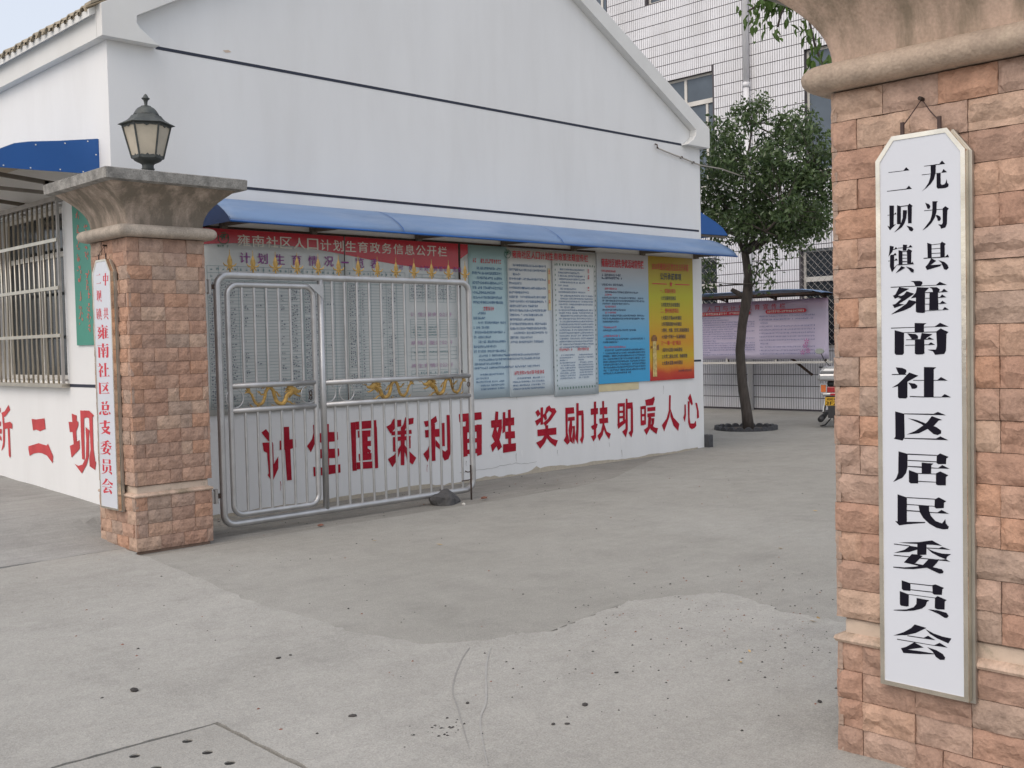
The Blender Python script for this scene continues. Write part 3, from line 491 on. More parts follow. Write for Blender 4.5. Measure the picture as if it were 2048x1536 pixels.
# ================================================================ MAIN BUILDING
GY, FX, RX, BY = 9.2, 4.15, 12.79, 20.0
bd = thing('gabled_building', (8.5, 9.2, 0), 'white single-storey building with a gable end wall painted with a red slogan', 'building')
mb = MB().prism([(FX, -0.3), (RX, -0.3), (RX, 4.36), (8.475, 6.78), (FX, 4.36)], 'y', GY, GY+0.22)
mb.build('gable_wall', 'plaster', bd)
mb = MB(); y0, y1, z0, z1 = 10.30, 12.12, 1.29, 2.97; a, b2 = FX, FX+0.22
mb.box((a, GY+0.22, -0.3), (b2, y0, 4.4)); mb.box((a, y1, -0.3), (b2, BY, 4.4)); mb.box((a, y0, -0.3), (b2, y1, z0)); mb.box((a, y0, z1), (b2, y1, 4.4))
mb.build('side_wall', 'plaster', bd)
MB().box((RX-0.22, GY+0.22, -0.3), (RX, BY, 4.4)).build('side_wall', 'plaster', bd)
MB().prism([(FX+0.22, -0.3), (RX-0.22, -0.3), (RX-0.22, 4.3), (8.475, 6.7), (FX+0.22, 4.3)], 'y', BY-0.2, BY).build('rear_wall', 'plaster', bd)
# rake boards
trim = [(4.064, 4.262), (4.064, 4.536), (8.475, 6.97), (12.886, 4.536), (12.886, 4.262), (12.36, 4.262), (12.42, 4.30), (12.50, 4.345), (12.55, 4.40), (12.565, 4.45), (12.565, 4.489),
        (8.475, 6.75), (4.385, 4.489), (4.38, 4.427), (4.41, 4.385), (4.47, 4.34), (4.54, 4.29), (4.59, 4.262)]
MB().prism(trim, 'y', 9.09, 9.198).build('rake_board', 'trim', bd, bevel=0.004)
MB().box((4.064, 9.2, 4.262), (4.148, BY, 4.49)).build('eave_board', 'trim', bd)
MB().box((12.792, 9.2, 4.262), (12.886, BY, 4.49)).build('eave_board', 'trim', bd)
# navy painted grooves
def strip(x0, x1, z, h=0.028): MB().box((x0, 9.1965, z-h/2), (x1, 9.21, z+h/2)).build('painted_band', 'groove', bd)
strip(4.60, 12.36, 4.272); strip(FX+0.004, 12.74, 3.094, 0.026); strip(4.95, 12.74, 1.25, 0.028)
MB().box((4.1465, 9.22, 1.236), (4.16, 10.26, 1.264)).build('painted_band', 'groove', bd)
MB().box((4.1465, 12.16, 1.236), (4.16, BY, 1.264)).build('painted_band', 'groove', bd)
for nme, polys in GLYPH_SLOGAN.items():
    glyph('slogan_character', polys, 'y', 9.1955, 'red_paint', bd)
for nme, polys in GLYPH_FACADE.items():
    glyph('slogan_character', polys, 'x', 4.1455, 'pink_red_paint', bd)
rd = random.Random(31)
def drip(x, z, l, w_, m, nme, y=9.1975):
    mb = MB(); n = 7
    for i in range(n+1):
        t = i/n; ww = w_*(0.35+0.65*(1-t))*rd.uniform(0.7, 1.2); xx = x+0.004*math.sin(t*5+x); mb.v += [(xx-ww, y, z-l*t), (xx+ww, y, z-l*t)]
    for i in range(n): mb.f.append((2*i, 2*i+1, 2*i+3, 2*i+2))
    mb.build(nme, m, bd, fix=False)
for x, l in ((9.62, .14), (9.95, .09), (10.42, .1), (10.95, .12), (11.42, .16), (11.5, .1), (11.75, .07), (12.0, .08), (12.36, .1), (8.75, .12), (9.1, .08), (7.2, .06)): drip(x, rd.uniform(.27, .31), l, 0.011, 'fresh_white', 'paint_drip')
for x, l in ((9.72, .07), (9.0, .10), (8.2, .06), (10.7, .06), (5.75, .09), (7.62, .08)): drip(x, rd.uniform(.22, .26), l, 0.004, 'red_paint' if x < 8 else 'hair', 'paint_drip', 9.1965)
for x, z, l in ((9.03, .95, .07), (11.86, .93, .12), (10.95, 0.12, .1)): drip(x, z, l, 0.004, 'hair', 'crack', 9.1962)
def crack(pts, w_=0.0022):
    mb = MB()
    for i, (x, z) in enumerate(pts): mb.v += [(x, 9.1968, z-w_*rd.uniform(.4, 1.2)), (x, 9.1968, z+w_*rd.uniform(.4, 1.2))]
    for i in range(len(pts)-1): mb.f.append((2*i, 2*i+2, 2*i+3, 2*i+1))
    mb.build('crack', 'hair', bd, fix=False)
def walk_crack(x, z, n, dx, dz):
    pts = [(x, z)]
    for _ in range(n): x += dx*rd.uniform(.4, 1.4); z += rd.uniform(-dz, dz); pts.append((x, z))
    crack(pts)
walk_crack(8.1, 0.10, 22, 0.07, 0.012)
mb = MB(); o_ = 0
xx = 5.0; prev = None
for i in range(110):
    x = 5.0+i*0.07; h = -0.01+0.055*max(0, noise.noise(Vector((x*1.3, 3, 0)))*1.6+0.25)+rd.uniform(0, 0.012); h *= 1.9 if 7.6 < x < 9.4 else 0.8
    mb.v += [(x, 9.1985, -0.03), (x, 9.1985, h)]
for i in range(109): mb.f.append((2*i, 2*i+2, 2*i+3, 2*i+1))
mb.build('mud_splash', 'mud', bd, fix=False)
# small paint scar high on the gable, and a few more marks
MB().add([(5.27, 9.1975, 4.36), (5.33, 9.1975, 4.375), (5.36, 9.1975, 4.36), (5.30, 9.1975, 4.345)], [(0, 1, 2, 3)]).build('wall_scar', 'cream', bd, fix=False)
# roof: slabs and clay tile columns
for s in (-1, 1):
    ex = 8.475+s*4.47; ez = 4.50
    MB().add([(8.475, 9.2, 6.93), (ex, 9.2, ez), (ex, BY+0.1, ez), (8.475, BY+0.1, 6.93), (8.475, 9.2, 6.86), (ex, 9.2, ez-0.06), (ex, BY+0.1, ez-0.06), (8.475, BY+0.1, 6.86)],
             [(0, 1, 2, 3), (7, 6, 5, 4), (0, 4, 5, 1), (1, 5, 6, 2), (2, 6, 7, 3), (3, 7, 4, 0)]).build('roof_slab', 'trim', bd)
def barrel(xa, za, xb, zb, yc, r=0.068, n=6, th=0.012):
    """half-round tile running down the slope"""
    mb = MB(); A = [];  B_ = []
    for ring, rr in ((0, r), (1, r-th)):
        for k in range(n+1):
            t = math.pi*k/n; dy = math.cos(t)*rr; dz = math.sin(t)*rr*0.95
            mb.v.append((xa, yc+dy, za+dz))
        for k in range(n+1):
            t = math.pi*k/n; dy = math.cos(t)*rr*0.88; dz = math.sin(t)*rr*0.85
            mb.v.append((xb, yc+dy, zb+dz))
    m_ = n+1
    for k in range(n):
        mb.f.append((k, k+1, m_+k+1, m_+k)); mb.f.append((2*m_+k+1, 2*m_+k, 3*m_+k, 3*m_+k+1)); mb.f.append((k+1, k, 2*m_+k, 2*m_+k+1))
    mb.f.append((0, m_, 3*m_, 2*m_)); mb.f.append((n, 2*m_+n, 3*m_+n, m_+n))
    return mb
tile0 = None; pitch = 0.152
for k in range(24):
    yc = 9.30+pitch*k
    if tile0 is None:
        tile0 = barrel(3.985, 4.475, 4.36, 4.69, yc).build('roof_tile', 'rooftile', bd); smooth_angle(tile0, 50); base_y = yc
    else:
        o = tile0.copy(); COL.objects.link(o); o.parent = bd; o.location = (rng.uniform(-0.012, 0.012), yc-base_y, rng.uniform(-0.005, 0.005)); o.rotation_euler = (0, 0, 0)
MB().box((3.99, 9.10, 4.492), (8.4, 9.225, 4.50)).v
# verge tile, valley tiles and the rest of the roof in one piece
mb = MB(); sl_ = (6.93-4.5)/4.47
for k in range(70):
    yc = 9.30+pitch*k
    x = 4.33 if k < 24 else 3.985
    while x < 8.4:
        z = 4.475+(x-3.985)*sl_; q = barrel(x, z+0.004, x+0.34, z+0.34*sl_, yc, n=3); mb.add(q.v, q.f); x += 0.33
    x = 12.965
    z0_ = 4.475
    q = barrel(x, z0_, 8.5, 6.93, yc, n=3); mb.add(q.v, q.f)
    q = MB().add([(3.97, yc+0.05, 4.495), (3.97, yc+0.10, 4.495), (8.4, yc+0.10, 6.91), (8.4, yc+0.05, 6.91), (3.97, yc+0.05, 4.477), (3.97, yc+0.10, 4.477), (8.4, yc+0.10, 6.895), (8.4, yc+0.05, 6.895)],
                 [(0, 1, 2, 3), (4, 5, 1, 0), (7, 6, 5, 4)]); mb.add(q.v, q.f)
tag(mb.build('roof_tiles', 'rooftile', bd, fix=True), kind='stuff')
mb = MB().add([(3.985, 9.11, 4.545), (8.475, 9.11, 6.99), (8.475, 9.24, 6.99), (3.985, 9.24, 4.545), (3.985, 9.11, 4.52), (8.475, 9.11, 6.965), (8.475, 9.24, 6.965), (3.985, 9.24, 4.52)],
         [(0, 1, 2, 3), (4, 7, 6, 5), (0, 4, 5, 1), (1, 5, 6, 2), (2, 6, 7, 3), (3, 7, 4, 0)])
mb.build('verge_tile', 'rooftile', bd)
# facade window with aluminium sliding frames
wx = 4.27
wf = MB().frame([(y0+0.002, z0+0.002), (y1-0.002, z0+0.002), (y1-0.002, z1-0.002), (y0+0.002, z1-0.002)], [(y0+0.05, z0+0.05), (y1-0.05, z0+0.05), (y1-0.05, z1-0.05), (y0+0.05, z1-0.05)], 'x', wx, wx+0.06)
win = wf.build('window', 'win_frame', bd)
MB().box((wx+0.005, 11.18, z0+0.05), (wx+0.055, 11.24, z1-0.05)).build('mullion', 'win_frame', win)
MB().box((wx+0.005, y0+0.05, 2.50), (wx+0.055, 11.18, 2.55)).build('transom', 'win_frame', win)
MB().box((wx+0.005, 11.24, 2.50), (wx+0.055, y1-0.05, 2.55)).build('transom', 'win_frame', win)
for ya, yb in ((y0+0.05, 11.18), (11.24, y1-0.05)):
    MB().box((wx+0.025, ya, z0+0.05), (wx+0.031, yb, 2.50)).build('pane', 'glass_dark', win)
    MB().box((wx+0.025, ya, 2.55), (wx+0.031, yb, z1-0.05)).build('pane', 'glass_dark', win)
mb = MB()
for k in range(9): mb.box((wx+0.09, y0+0.12+k*0.2, 2.28), (wx+0.095, y0+0.12+k*0.2+0.13, 2.50)); mb.box((wx+0.088, y0+0.1+k*0.2, z0+0.05), (wx+0.093, y0+0.1+k*0.2+0.15, z0+0.2))
# steel security grille
gr = thing('window_grille', (4.09, 11.2, 1.25), 'stainless steel security grille of vertical bars over the window left of the gate pillar', 'window grille')
for z in (2.623, 2.173, 1.724): MB().box((4.072, 10.26, z-0.016), (4.084, 12.14, z+0.016)).build('cross_bar', 'grille', gr)
MB().box((4.07, 10.25, 1.232), (4.148, 12.15, 1.268)).build('bottom_rail', 'grille', gr); MB().box((4.07, 10.25, 2.985), (4.148, 12.15, 3.03)).build('top_rail', 'steel_dull', gr)
for y in (10.262, 12.138): MB().box((4.08, y-0.012, 1.268), (4.104, y+0.012, 2.985)).build('side_rail', 'steel_dull', gr)
vb = None
for k in range(14):
    y = 10.38+k*0.126
    if vb is None: vb = MB().tube([(4.095, y, 1.26), (4.095, y, 2.99)], 0.011, 8).build('vertical_bar', 'grille', gr, smooth=True); vy = y
    else: o = vb.copy(); COL.objects.link(o); o.parent = gr; o.location = (0, y-vy, 0)
for y in (10.3, 11.2, 12.1):
    for z in (1.30, 2.95): MB().box((4.1, y-0.01, z-0.01), (4.149, y+0.01, z+0.01)).build('wall_fixing', 'steel_dull', gr)
# green notice
gs = thing('green_notice', (4.14, 9.7, 2.3), 'green vertical notice board with red and white characters, half hidden behind the left gate pillar', 'notice board')
MB().box((4.132, 9.42, 1.625), (4.146, 10.02, 3.02)).build('board', 'green_sign', gs)
rg = random.Random(11)
def brush_char(y, z, s, m, gro):
    mb = MB()
    for k in range(6):
        a = (y+rg.uniform(-.4, .4)*s, z+rg.uniform(-.45, .45)*s); d = rg.choice(((s*0.6, 0.06*s), (0.05*s, s*0.7), (s*0.3, -s*0.4), (-s*0.3, -s*0.35))); t = s*0.09
        b = (a[0]+d[0]*0.6, a[1]+d[1]*0.6); nx = Vector((-(b[1]-a[1]), b[0]-a[0])).normalized()*t
        yy = 4.1300-0.0002*k
        mb.add([(yy, a[0]-nx.x, a[1]-nx.y), (yy, b[0]-nx.x*.6, b[1]-nx.y*.6), (yy, b[0]+nx.x*.6, b[1]+nx.y*.6), (yy, a[0]+nx.x, a[1]+nx.y)], [(0, 1, 2, 3)])
    mb.build('painted_character', m, gro, fix=False)
for z in (2.9, 2.80, 2.69, 2.55, 2.43, 2.32, 2.23, 2.06, 1.95, 1.86): brush_char(9.90, z, 0.075, 'ink_pink', gs)
for z in (2.7, 2.62, 2.53, 2.44, 2.25, 2.15, 2.06, 1.97, 1.88, 1.79): brush_char(9.72, z, 0.075, 'ink_pink', gs)

# corner plinth stub
tag(MB().box((12.80, 9.12, -0.02), (12.90, 9.24, 0.18)).build('kerb_block', 'edge_stone', bevel=0.01), 'small grey-blue block at the foot of the far right corner of the gable wall', 'block')

# ================================================================ AWNINGS
def awn_profile(ya, za, yb, zb, n=10):
    pts = []
    for i in range(n+1):
        t = i/n*math.pi/2; pts.append((ya+(yb-ya)*math.sin(t)**1.0*1.0, zb+(za-zb)*math.cos(t)))
    return pts
aw = thing('awning', (8.9, 9.19, 2.97), 'long blue plastic awning with a curved top over the notice boards on the gable wall', 'awning')
prof = [(9.19, 2.975), (9.10, 2.962), (9.0, 2.94), (8.9, 2.905), (8.8, 2.86), (8.70, 2.80), (8.63, 2.745), (8.6, 2.70)]
mb = MB(); NX = 60
for i in range(NX+1):
    x = 4.95+(12.80-4.95)*i/NX
    for y, z in prof: mb.v.append((x, y-0.01*noise.noise(Vector((x*0.9, 0, z))), z+0.012*noise.noise(Vector((x*0.8, y, 3)))*(1 if y < 9.1 else 0)))
for i in range(NX):
    for k in range(len(prof)-1): a = i*len(prof)+k; mb.f.append((a, a+1, a+1+len(prof), a+len(prof)))
o = mb.build('curved_sheet', 'blue_sheet', aw, smooth=True, fix=False); md = o.modifiers.new('s', 'SOLIDIFY'); md.thickness = 0.006
mb = MB()
for i in range(NX+1):
    pass
mb = MB()
for x in (4.965, 12.79):
    for y, z in prof: mb.v.append((x, y+0.004, z-0.014))
for k in range(len(prof)-1): mb.f.append((k, k+1, k+1+len(prof), k+len(prof)))
mb.build('lining', 'lining', aw, smooth=True, fix=False)
MB().tube([(4.95, 8.6, 2.695), (8.8, 8.6, 2.69), (12.80, 8.6, 2.69)], 0.011, 8).build('edge_strip', 'blue_deep', aw, smooth=True)
for x in (9.25, 6.9):
    mbs = MB()
    for xx in (x-0.006, x+0.006):
        for y, z in prof: mbs.v.append((xx, y-0.012*(1 if y < 9.15 else 0), z+0.004))
    n_ = len(prof)
    for k in range(n_-1): mbs.f.append((k, k+1, k+1+n_, k+n_))
    mbs.build('seam_strip', 'blue_deep', aw, smooth=True, fix=False)
endp = [(y, z-0.008) for y, z in prof]+[(8.62, 2.69), (9.19, 2.69)]
MB().prism(endp, 'x', 4.953, 4.960).build('end_panel', 'blue_shaded', aw)  # shade on this end is put into the darker sheet colour
for x in (5.2, 6.2, 7.56, 8.85, 10.06, 11.42, 12.62):
    MB().bar((x, 9.195, 2.73), (x, 8.66, 2.715), 0.03, 0.035).build('bracket_arm', 'bracket', aw)
    MB().box((x-0.03, 9.14, 2.69), (x+0.03, 9.195, 2.80)).build('wall_bracket', 'bracket', aw)
    MB().tube([(x, 9.16, 2.96), (x, 8.95, 2.905), (x, 8.78, 2.83), (x, 8.66, 2.73)], 0.011, 6).build('bowed_rib', 'bracket', aw)
for a, b in ((6.3, 6.32),): pass
a2 = thing('awning', (4.15, 9.43, 3.1), 'blue end panel and frame of the awning over the barred window at the far left', 'awning')
prof2 = [(4.149, 3.441), (3.808, 3.385), (3.555, 3.350), (3.431, 3.322), (3.308, 3.262), (3.24, 3.21), (3.19, 3.12)]
mb = MB()
for y in (9.445, 14.5):
    for x, z in prof2: mb.v.append((x, y, z))
for k in range(6): mb.f.append((k, k+1, k+8, k+7))
o = mb.build('curved_sheet', 'blue_sheet', a2, smooth=True, fix=False); md = o.modifiers.new('s', 'SOLIDIFY'); md.thickness = 0.006
mb = MB()
for y in (9.45, 14.48):
    for x, z in prof2: mb.v.append((x+0.003, y, z-0.014))
for k in range(6): mb.f.append((k, k+1, k+8, k+7))
mb.build('lining', 'lining', a2, smooth=True, fix=False)
MB().prism(prof2+[(3.30, 3.112), (3.55, 3.116), (4.149, 3.13)], 'y', 9.43, 9.438).build('end_panel', 'blue_deep', a2)
for x, z in ((3.33, 3.13), (3.55, 3.13), (3.80, 3.14), (4.0, 3.14), (3.6, 3.33), (3.85, 3.37), (4.05, 3.41), (4.12, 3.3)):
    MB().lathe(x, 0, [(0.006, 0), (0.006, 0.01)], 6).build('rivet', 'steel_dull', a2) if False else MB().box((x-0.005, 9.424, z-0.005), (x+0.005, 9.431, z+0.005)).build('rivet', 'trim', a2)
for y in (9.8, 11.2, 12.6, 14.0):
    MB().bar((4.14, y, 3.05), (3.22, y, 3.13), 0.035).build('bracket_arm', 'bracket', a2); MB().bar((3.82, y, 3.09), (3.82, y, 2.975), 0.035).build('bracket_post', 'bracket', a2)
    MB().bar((3.83, y, 2.985), (3.28, y, 2.998), 0.03).build('bracket_arm', 'bracket', a2)
a3 = thing('awning', (12.8, 9.25, 3.1), 'deep blue awning on the far side wall, seen past the right corner of the gable', 'awning')
prof3 = [(12.795, 3.38), (12.98, 3.32), (13.2, 3.25), (13.38, 3.17), (13.49, 3.075)]
mb = MB()
for y in (9.235, 16.0):
    for x, z in prof3: mb.v.append((x, y, z))
for k in range(4): mb.f.append((k, k+1, k+6, k+5))
o = mb.build('curved_sheet', 'blue_deep', a3, smooth=True, fix=False); md = o.modifiers.new('s', 'SOLIDIFY'); md.thickness = 0.006
MB().prism(prof3+[(13.4, 3.07), (12.795, 3.06)], 'y', 9.225, 9.233).build('end_panel', 'blue_deep', a3)
MB().bar((12.795, 9.26, 3.045), (13.47, 9.26, 3.05), 0.03).build('bracket_arm', 'bracket', a3)

# ================================================================ NOTICE BOARDS
YB = 9.178
def grid_rows(gro, x0, x1, z0, z1, rows, cols, m='ink_teal'):
    mb = MB()
    for i in range(rows+1):
        z = z0+(z1-z0)*i/rows; mb.add([(x0, YB-0.0045, z-0.0013), (x1, YB-0.0045, z-0.0013), (x1, YB-0.0045, z+0.0013), (x0, YB-0.0045, z+0.0013)], [(0, 1, 2, 3)])
    for c in cols: mb.add([(c-0.0015, YB-0.0048, z0), (c+0.0015, YB-0.0048, z0), (c+0.0015, YB-0.0048, z1), (c-0.0015, YB-0.0048, z1)], [(0, 1, 2, 3)])
    return mb.build('ruled_lines', m, gro, fix=False)
def arc_band(x0, x1, zt, fn, n=40):
    mb = MB()
    for i in range(n+1):
        x = x0+(x1-x0)*i/n; mb.v += [(x, YB-0.0046, fn(x)), (x, YB-0.0046, zt)]
    for i in range(n): mb.f.append((2*i, 2*i+2, 2*i+3, 2*i+1))
    return mb
nb = thing('notice_board', (6.6, 9.18, 0.94), 'large grey-white record board with a red heading and ruled handwritten tables, behind the gate', 'notice board')
for xa, xb in ((4.92, 6.572), (6.584, 8.135), (8.165, 8.283)):
    sheet('panel', 'y', xa, xb, 0.94, 2.69, YB, 'paper', nb, 0.008, 12, 8, 0.004 if xb < 8.15 else 0)
def bandf(x):
    t = (x-5.0)/3.2
    return 2.50+0.075*math.sin(t*math.pi*1.55+0.5)-0.03*t
for xa, xb in ((4.922, 6.570), (6.586, 8.133)): arc_band(xa, xb, 2.688, bandf).build('red_band', 'red_band', nb, fix=False)
arc_band(8.167, 8.281, 2.688, lambda x: 2.52+(x-8.167)*0.6).build('red_band', 'red_band', nb, fix=False)
hs = '雍南社区人口计划生育政务信息公开栏'
xs_px = [5.34, 7.98]
for i, ch in enumerate(hs):
    xa = xs_px[0]+(xs_px[1]-xs_px[0])*i/len(hs)
    text('heading_character', ch, 'y', xa+0.008, xa+0.138, 2.535, 2.645, YB-0.0075, 'ink_white', nb, 0.012)
for i, ch in enumerate('计划生育情况一览表'):
    xa = 5.36+i*0.192
    z = 2.375
    if ch == '一': text('heading_character', ch, 'y', xa+0.02, xa+0.11, z+0.04, z+0.055, YB-0.0075, 'ink_purple', nb, 0.01)
    else: text('heading_character', ch, 'y', xa+0.005, xa+0.115, z, z+0.10, YB-0.0075, 'ink_purple', nb, 0.01)
for i, ch in enumerate('村(居)计划生育情况一览表'):
    if ch in '(一)': continue
    xa = 7.28+i*0.07; text('heading_character', ch, 'y', xa, xa+0.055, 2.37, 2.425, YB-0.0075, 'ink_purple', nb, 0.004)
for k, (s, z) in enumerate((('计生服务公开', 1.87), ('病残儿鉴定公开', 1.56), ('再生育情况公开', 1.31))):
    text('heading', s, 'y', 7.42, 8.02, z, z+0.045, YB-0.0075, 'ink_faded', nb, 0.003)
# round family-planning emblem
def emblem(gro, cx, cz, r, m):
    mb = MB()
    def arc(a0, a1, rr, wdt, ox=0, oz=0, n=14):
        o = len(mb.v)
        for i in range(n+1):
            t = R(a0+(a1-a0)*i/n); 
            for q in (rr-wdt/2, rr+wdt/2): mb.v.append((cx+ox+q*math.cos(t), YB-0.0078, cz+oz+q*math.sin(t)))
        for i in range(n): mb.f.append((o+2*i, o+2*i+2, o+2*i+3, o+2*i+1))
    arc(150, 395, r, r*0.12); arc(60, 120, r*1.0, r*0.1)
    def st(a, b, wd):
        a = Vector(a); b = Vector(b); n_ = Vector((-(b-a).y, (b-a).x)).normalized()*wd/2
        mb.add([(cx+q.x*r, YB-0.0081, cz+q.y*r) for q in (a-n_, b-n_, b+n_, a+n_)], [(0, 1, 2, 3)])
    st((-0.7, 0.1), (-0.15, 0.75), 0.16); st((-0.35, -0.4), (0.1, 0.75), 0.16); st((-0.5, 0.12), (0.2, 0.3), 0.14); st((0.1, -0.3), (0.35, 0.6), 0.16)
    arc(-90, 150, r*0.36, r*0.14, ox=r*0.5, oz=r*0.35)
    mb.build('emblem', m, gro, fix=False)
emblem(nb, 5.20, 2.60, 0.055, 'ink_green')
rg = random.Random(5)
mb = MB(); marks(mb, 5.13, 5.28, 2.515, 0.022, 0.025, YB-0.0076, rg); mb.build('emblem_caption', 'ink_green', nb, fix=False)
for (xa, xb, cols, hw) in ((5.02, 6.06, (5.14, 5.34, 5.5, 5.62, 5.78, 5.9), ()), (6.07, 6.56, (6.18, 6.32, 6.44), ()), (6.60, 7.36, (6.76, 6.9, 7.02, 7.1, 7.24), ())):
    grid_rows(nb, xa, xb, 1.0, 2.20, 39, (xa, xb)+cols); grid_rows(nb, xa, xb, 2.21, 2.34, 2, (xa, xb)+cols)
grid_rows(nb, 7.42, 8.08, 2.03, 2.33, 9, (7.42, 7.6, 7.75, 7.9, 8.08)); grid_rows(nb, 7.42, 8.08, 1.64, 1.84, 7, (7.42, 7.62, 7.84, 8.08)); grid_rows(nb, 7.42, 8.08, 1.40, 1.53, 3, (7.42, 7.6, 7.8, 8.08)); grid_rows(nb, 7.42, 8.08, 1.05, 1.28, 6, (7.42, 7.6, 7.8, 8.08))
mb = MB()
def scribble(xa, xb, z, h):
    x = xa
    while x < xb:
        l = rg.uniform(0.008, 0.028); a = z+rg.uniform(0.2, 0.7)*h; s = rg.uniform(-0.004, 0.006)
        mb.add([(x, YB-0.006, a), (x+l, YB-0.006, a+s), (x+l, YB-0.006, a+s+0.004), (x, YB-0.006, a+0.004)], [(0, 1, 2, 3)])
        if rg.random() < 0.5: mb.add([(x+l*.4, YB-0.0062, a-0.006), (x+l*.4+0.004, YB-0.0062, a-0.006), (x+l*.4+0.004, YB-0.0062, a+0.011), (x+l*.4, YB-0.0062, a+0.011)], [(0, 1, 2, 3)])
        x += l+rg.uniform(0.003, 0.012)
rh = 1.2/39
for i in range(39):
    z = 1.0+i*rh
    if rg.random() < 0.96: scribble(5.03, 5.10, z, rh)
    if rg.random() < 0.8: scribble(5.16, 5.29, z, rh)
    if rg.random() < 0.55: scribble(5.40, 5.42, z, rh)
    if rg.random() < 0.12: scribble(5.52, 5.58, z, rh)
    if rg.random() < 0.45: scribble(5.80, 5.83, z, rh)
    if rg.random() < 0.9: scribble(5.92, 5.98, z, rh)
    if rg.random() < 0.9: scribble(6.08, 6.17, z, rh)
    if rg.random() < 0.6: scribble(6.2, 6.29, z, rh)
    if rg.random() < 0.15: scribble(6.34, 6.42, z, rh)
    if rg.random() < 0.9: scribble(6.62, 6.73, z, rh)
    if rg.random() < 0.85: scribble(6.78, 6.80, z, rh)
    if rg.random() < 0.6: scribble(7.03, 7.05, z, rh)
    if rg.random() < 0.8: scribble(7.12, 7.2, z, rh)
for i in range(6): scribble(7.44, 7.70, 2.06+i*0.033, 0.03); scribble(7.78, 8.02, 2.06+i*0.033, 0.03)
tag(mb.build('handwriting', 'ink_navy', nb, fix=False), kind='stuff')
mb = MB()
for z in (2.30, 2.235):
    for x in [5.05+0.062*i for i in range(24)]+[6.62+0.06*i for i in range(12)]: marks(mb, x, x+0.04, z, 0.022, 0.028, YB-0.006, rg)
for z in (1.72, 1.745, 1.69, 1.66): marks(mb, 7.66, 7.82, z, 0.017, 0.02, YB-0.006, rg); marks(mb, 7.45, 7.58, z, 0.017, 0.02, YB-0.006, rg, 0.6)
marks(mb, 7.46, 8.0, 1.47, 0.018, 0.022, YB-0.006, rg, 0.8); marks(mb, 7.46, 8.0, 1.245, 0.018, 0.022, YB-0.006, rg, 0.8)
tag(mb.build('small_print', 'ink_teal', nb, fix=False), kind='stuff')

# two pale blue regulation panels
def print_block(mb, x0, x1, ztop, n, dz, h, cw, rgx, ind=0.07, ragged=0.35, yy=YB-0.006):
    z = ztop
    for i in range(n):
        a = x0+(ind if rgx.random() < 0.25 or i == 0 else 0); b = x1-(x1-x0)*(rgx.uniform(0.1, 0.7) if rgx.random() < ragged else 0)
        marks(mb, a, b, z, h, cw, yy, rgx, 0.95); z -= dz
M['paper_blue'] = uv_ramp_mat('pale_blue_poster', [(0, (0.56, 0.64, 0.69)), (0.55, (0.58, 0.63, 0.65)), (1, (0.60, 0.60, 0.57))], wob=0.4, wscale=2, rough=0.3)
M['paper_teal'] = uv_ramp_mat('pale_teal_poster', [(0, (0.48, 0.60, 0.68)), (0.5, (0.42, 0.57, 0.62)), (1, (0.33, 0.49, 0.49))], wob=0.3, wscale=2, rough=0.3)
p1 = thing('notice_poster', (9.39, 9.18, 0.9), 'wide pale blue poster of regulations in two columns under a red title with green emblem', 'poster', 'posters on the gable wall')
sheet('poster_sheet', 'y', 8.290, 8.90, 0.925, 2.688, YB, 'paper_teal', p1, 0.005, 8, 10, 0.006)
sheet('poster_sheet', 'y', 8.902, 9.660, 0.915, 2.68, YB, 'paper_blue', p1, 0.005, 10, 10, 0.006)
p2 = thing('notice_poster', (10.08, 9.18, 0.88), 'narrow pale poster with a dotted border and small print, left of the bright blue poster', 'poster', 'posters on the gable wall')
sheet('poster_sheet', 'y', 9.675, 10.493, 0.885, 2.675, YB, 'paper_blue', p2, 0.005, 10, 10, 0.006)
for i, ch in enumerate('雍南社区人口计划生育政策法规宣传栏'):
    xa = 8.985+i*0.0795
    text('heading_character', ch, 'y', xa, xa+0.068, 2.562, 2.652, YB-0.009, 'ink_redp', p1 if xa < 9.6 else p2, 0.02)
emblem(p1, 8.905, 2.61, 0.052, 'ink_green')
rg = random.Random(9)
mb = MB(); print_block(mb, 8.34, 8.83, 2.41, 8, 0.056, 0.032, 0.021, rg, ragged=0.2); print_block(mb, 8.34, 8.55, 1.895, 2, 0.056, 0.03, 0.021, rg); print_block(mb, 8.34, 8.86, 1.785, 7, 0.055, 0.03, 0.021, rg, ragged=0.2)
print_block(mb, 8.92, 9.56, 2.465, 18, 0.0535, 0.029, 0.021, rg, ragged=0.25); print_block(mb, 8.34, 9.42, 1.405, 4, 0.047, 0.027, 0.021, rg, ragged=0.1)
print_block(mb, 8.36, 8.82, 1.19, 5, 0.042, 0.022, 0.018, rg); print_block(mb, 8.95, 9.5, 1.125, 4, 0.042, 0.022, 0.018, rg)
tag(mb.build('small_print', 'ink_blue', p1, fix=False), kind='stuff')
mb = MB(); marks(mb, 8.32, 8.80, 2.485, 0.05, 0.03, YB-0.0085, rg); marks(mb, 8.5, 8.70, 1.94, 0.045, 0.028, YB-0.0085, rg); marks(mb, 8.98, 9.49, 1.18, 0.045, 0.028, YB-0.0085, rg)
tag(mb.build('red_small_print', 'ink_redp', p1, fix=False), kind='stuff')
sheet('yellow_strip', 'y', 9.585, 9.632, 1.95, 2.46, YB-0.007, 'tape', p1, 0.001)
mb = MB()
for z in (2.39, 2.27, 2.15, 2.03): marks(mb, 9.588, 9.63, z, 0.05, 0.036, YB-0.0092, rg)
mb.build('vertical_heading', 'ink_pink', p1, fix=False)
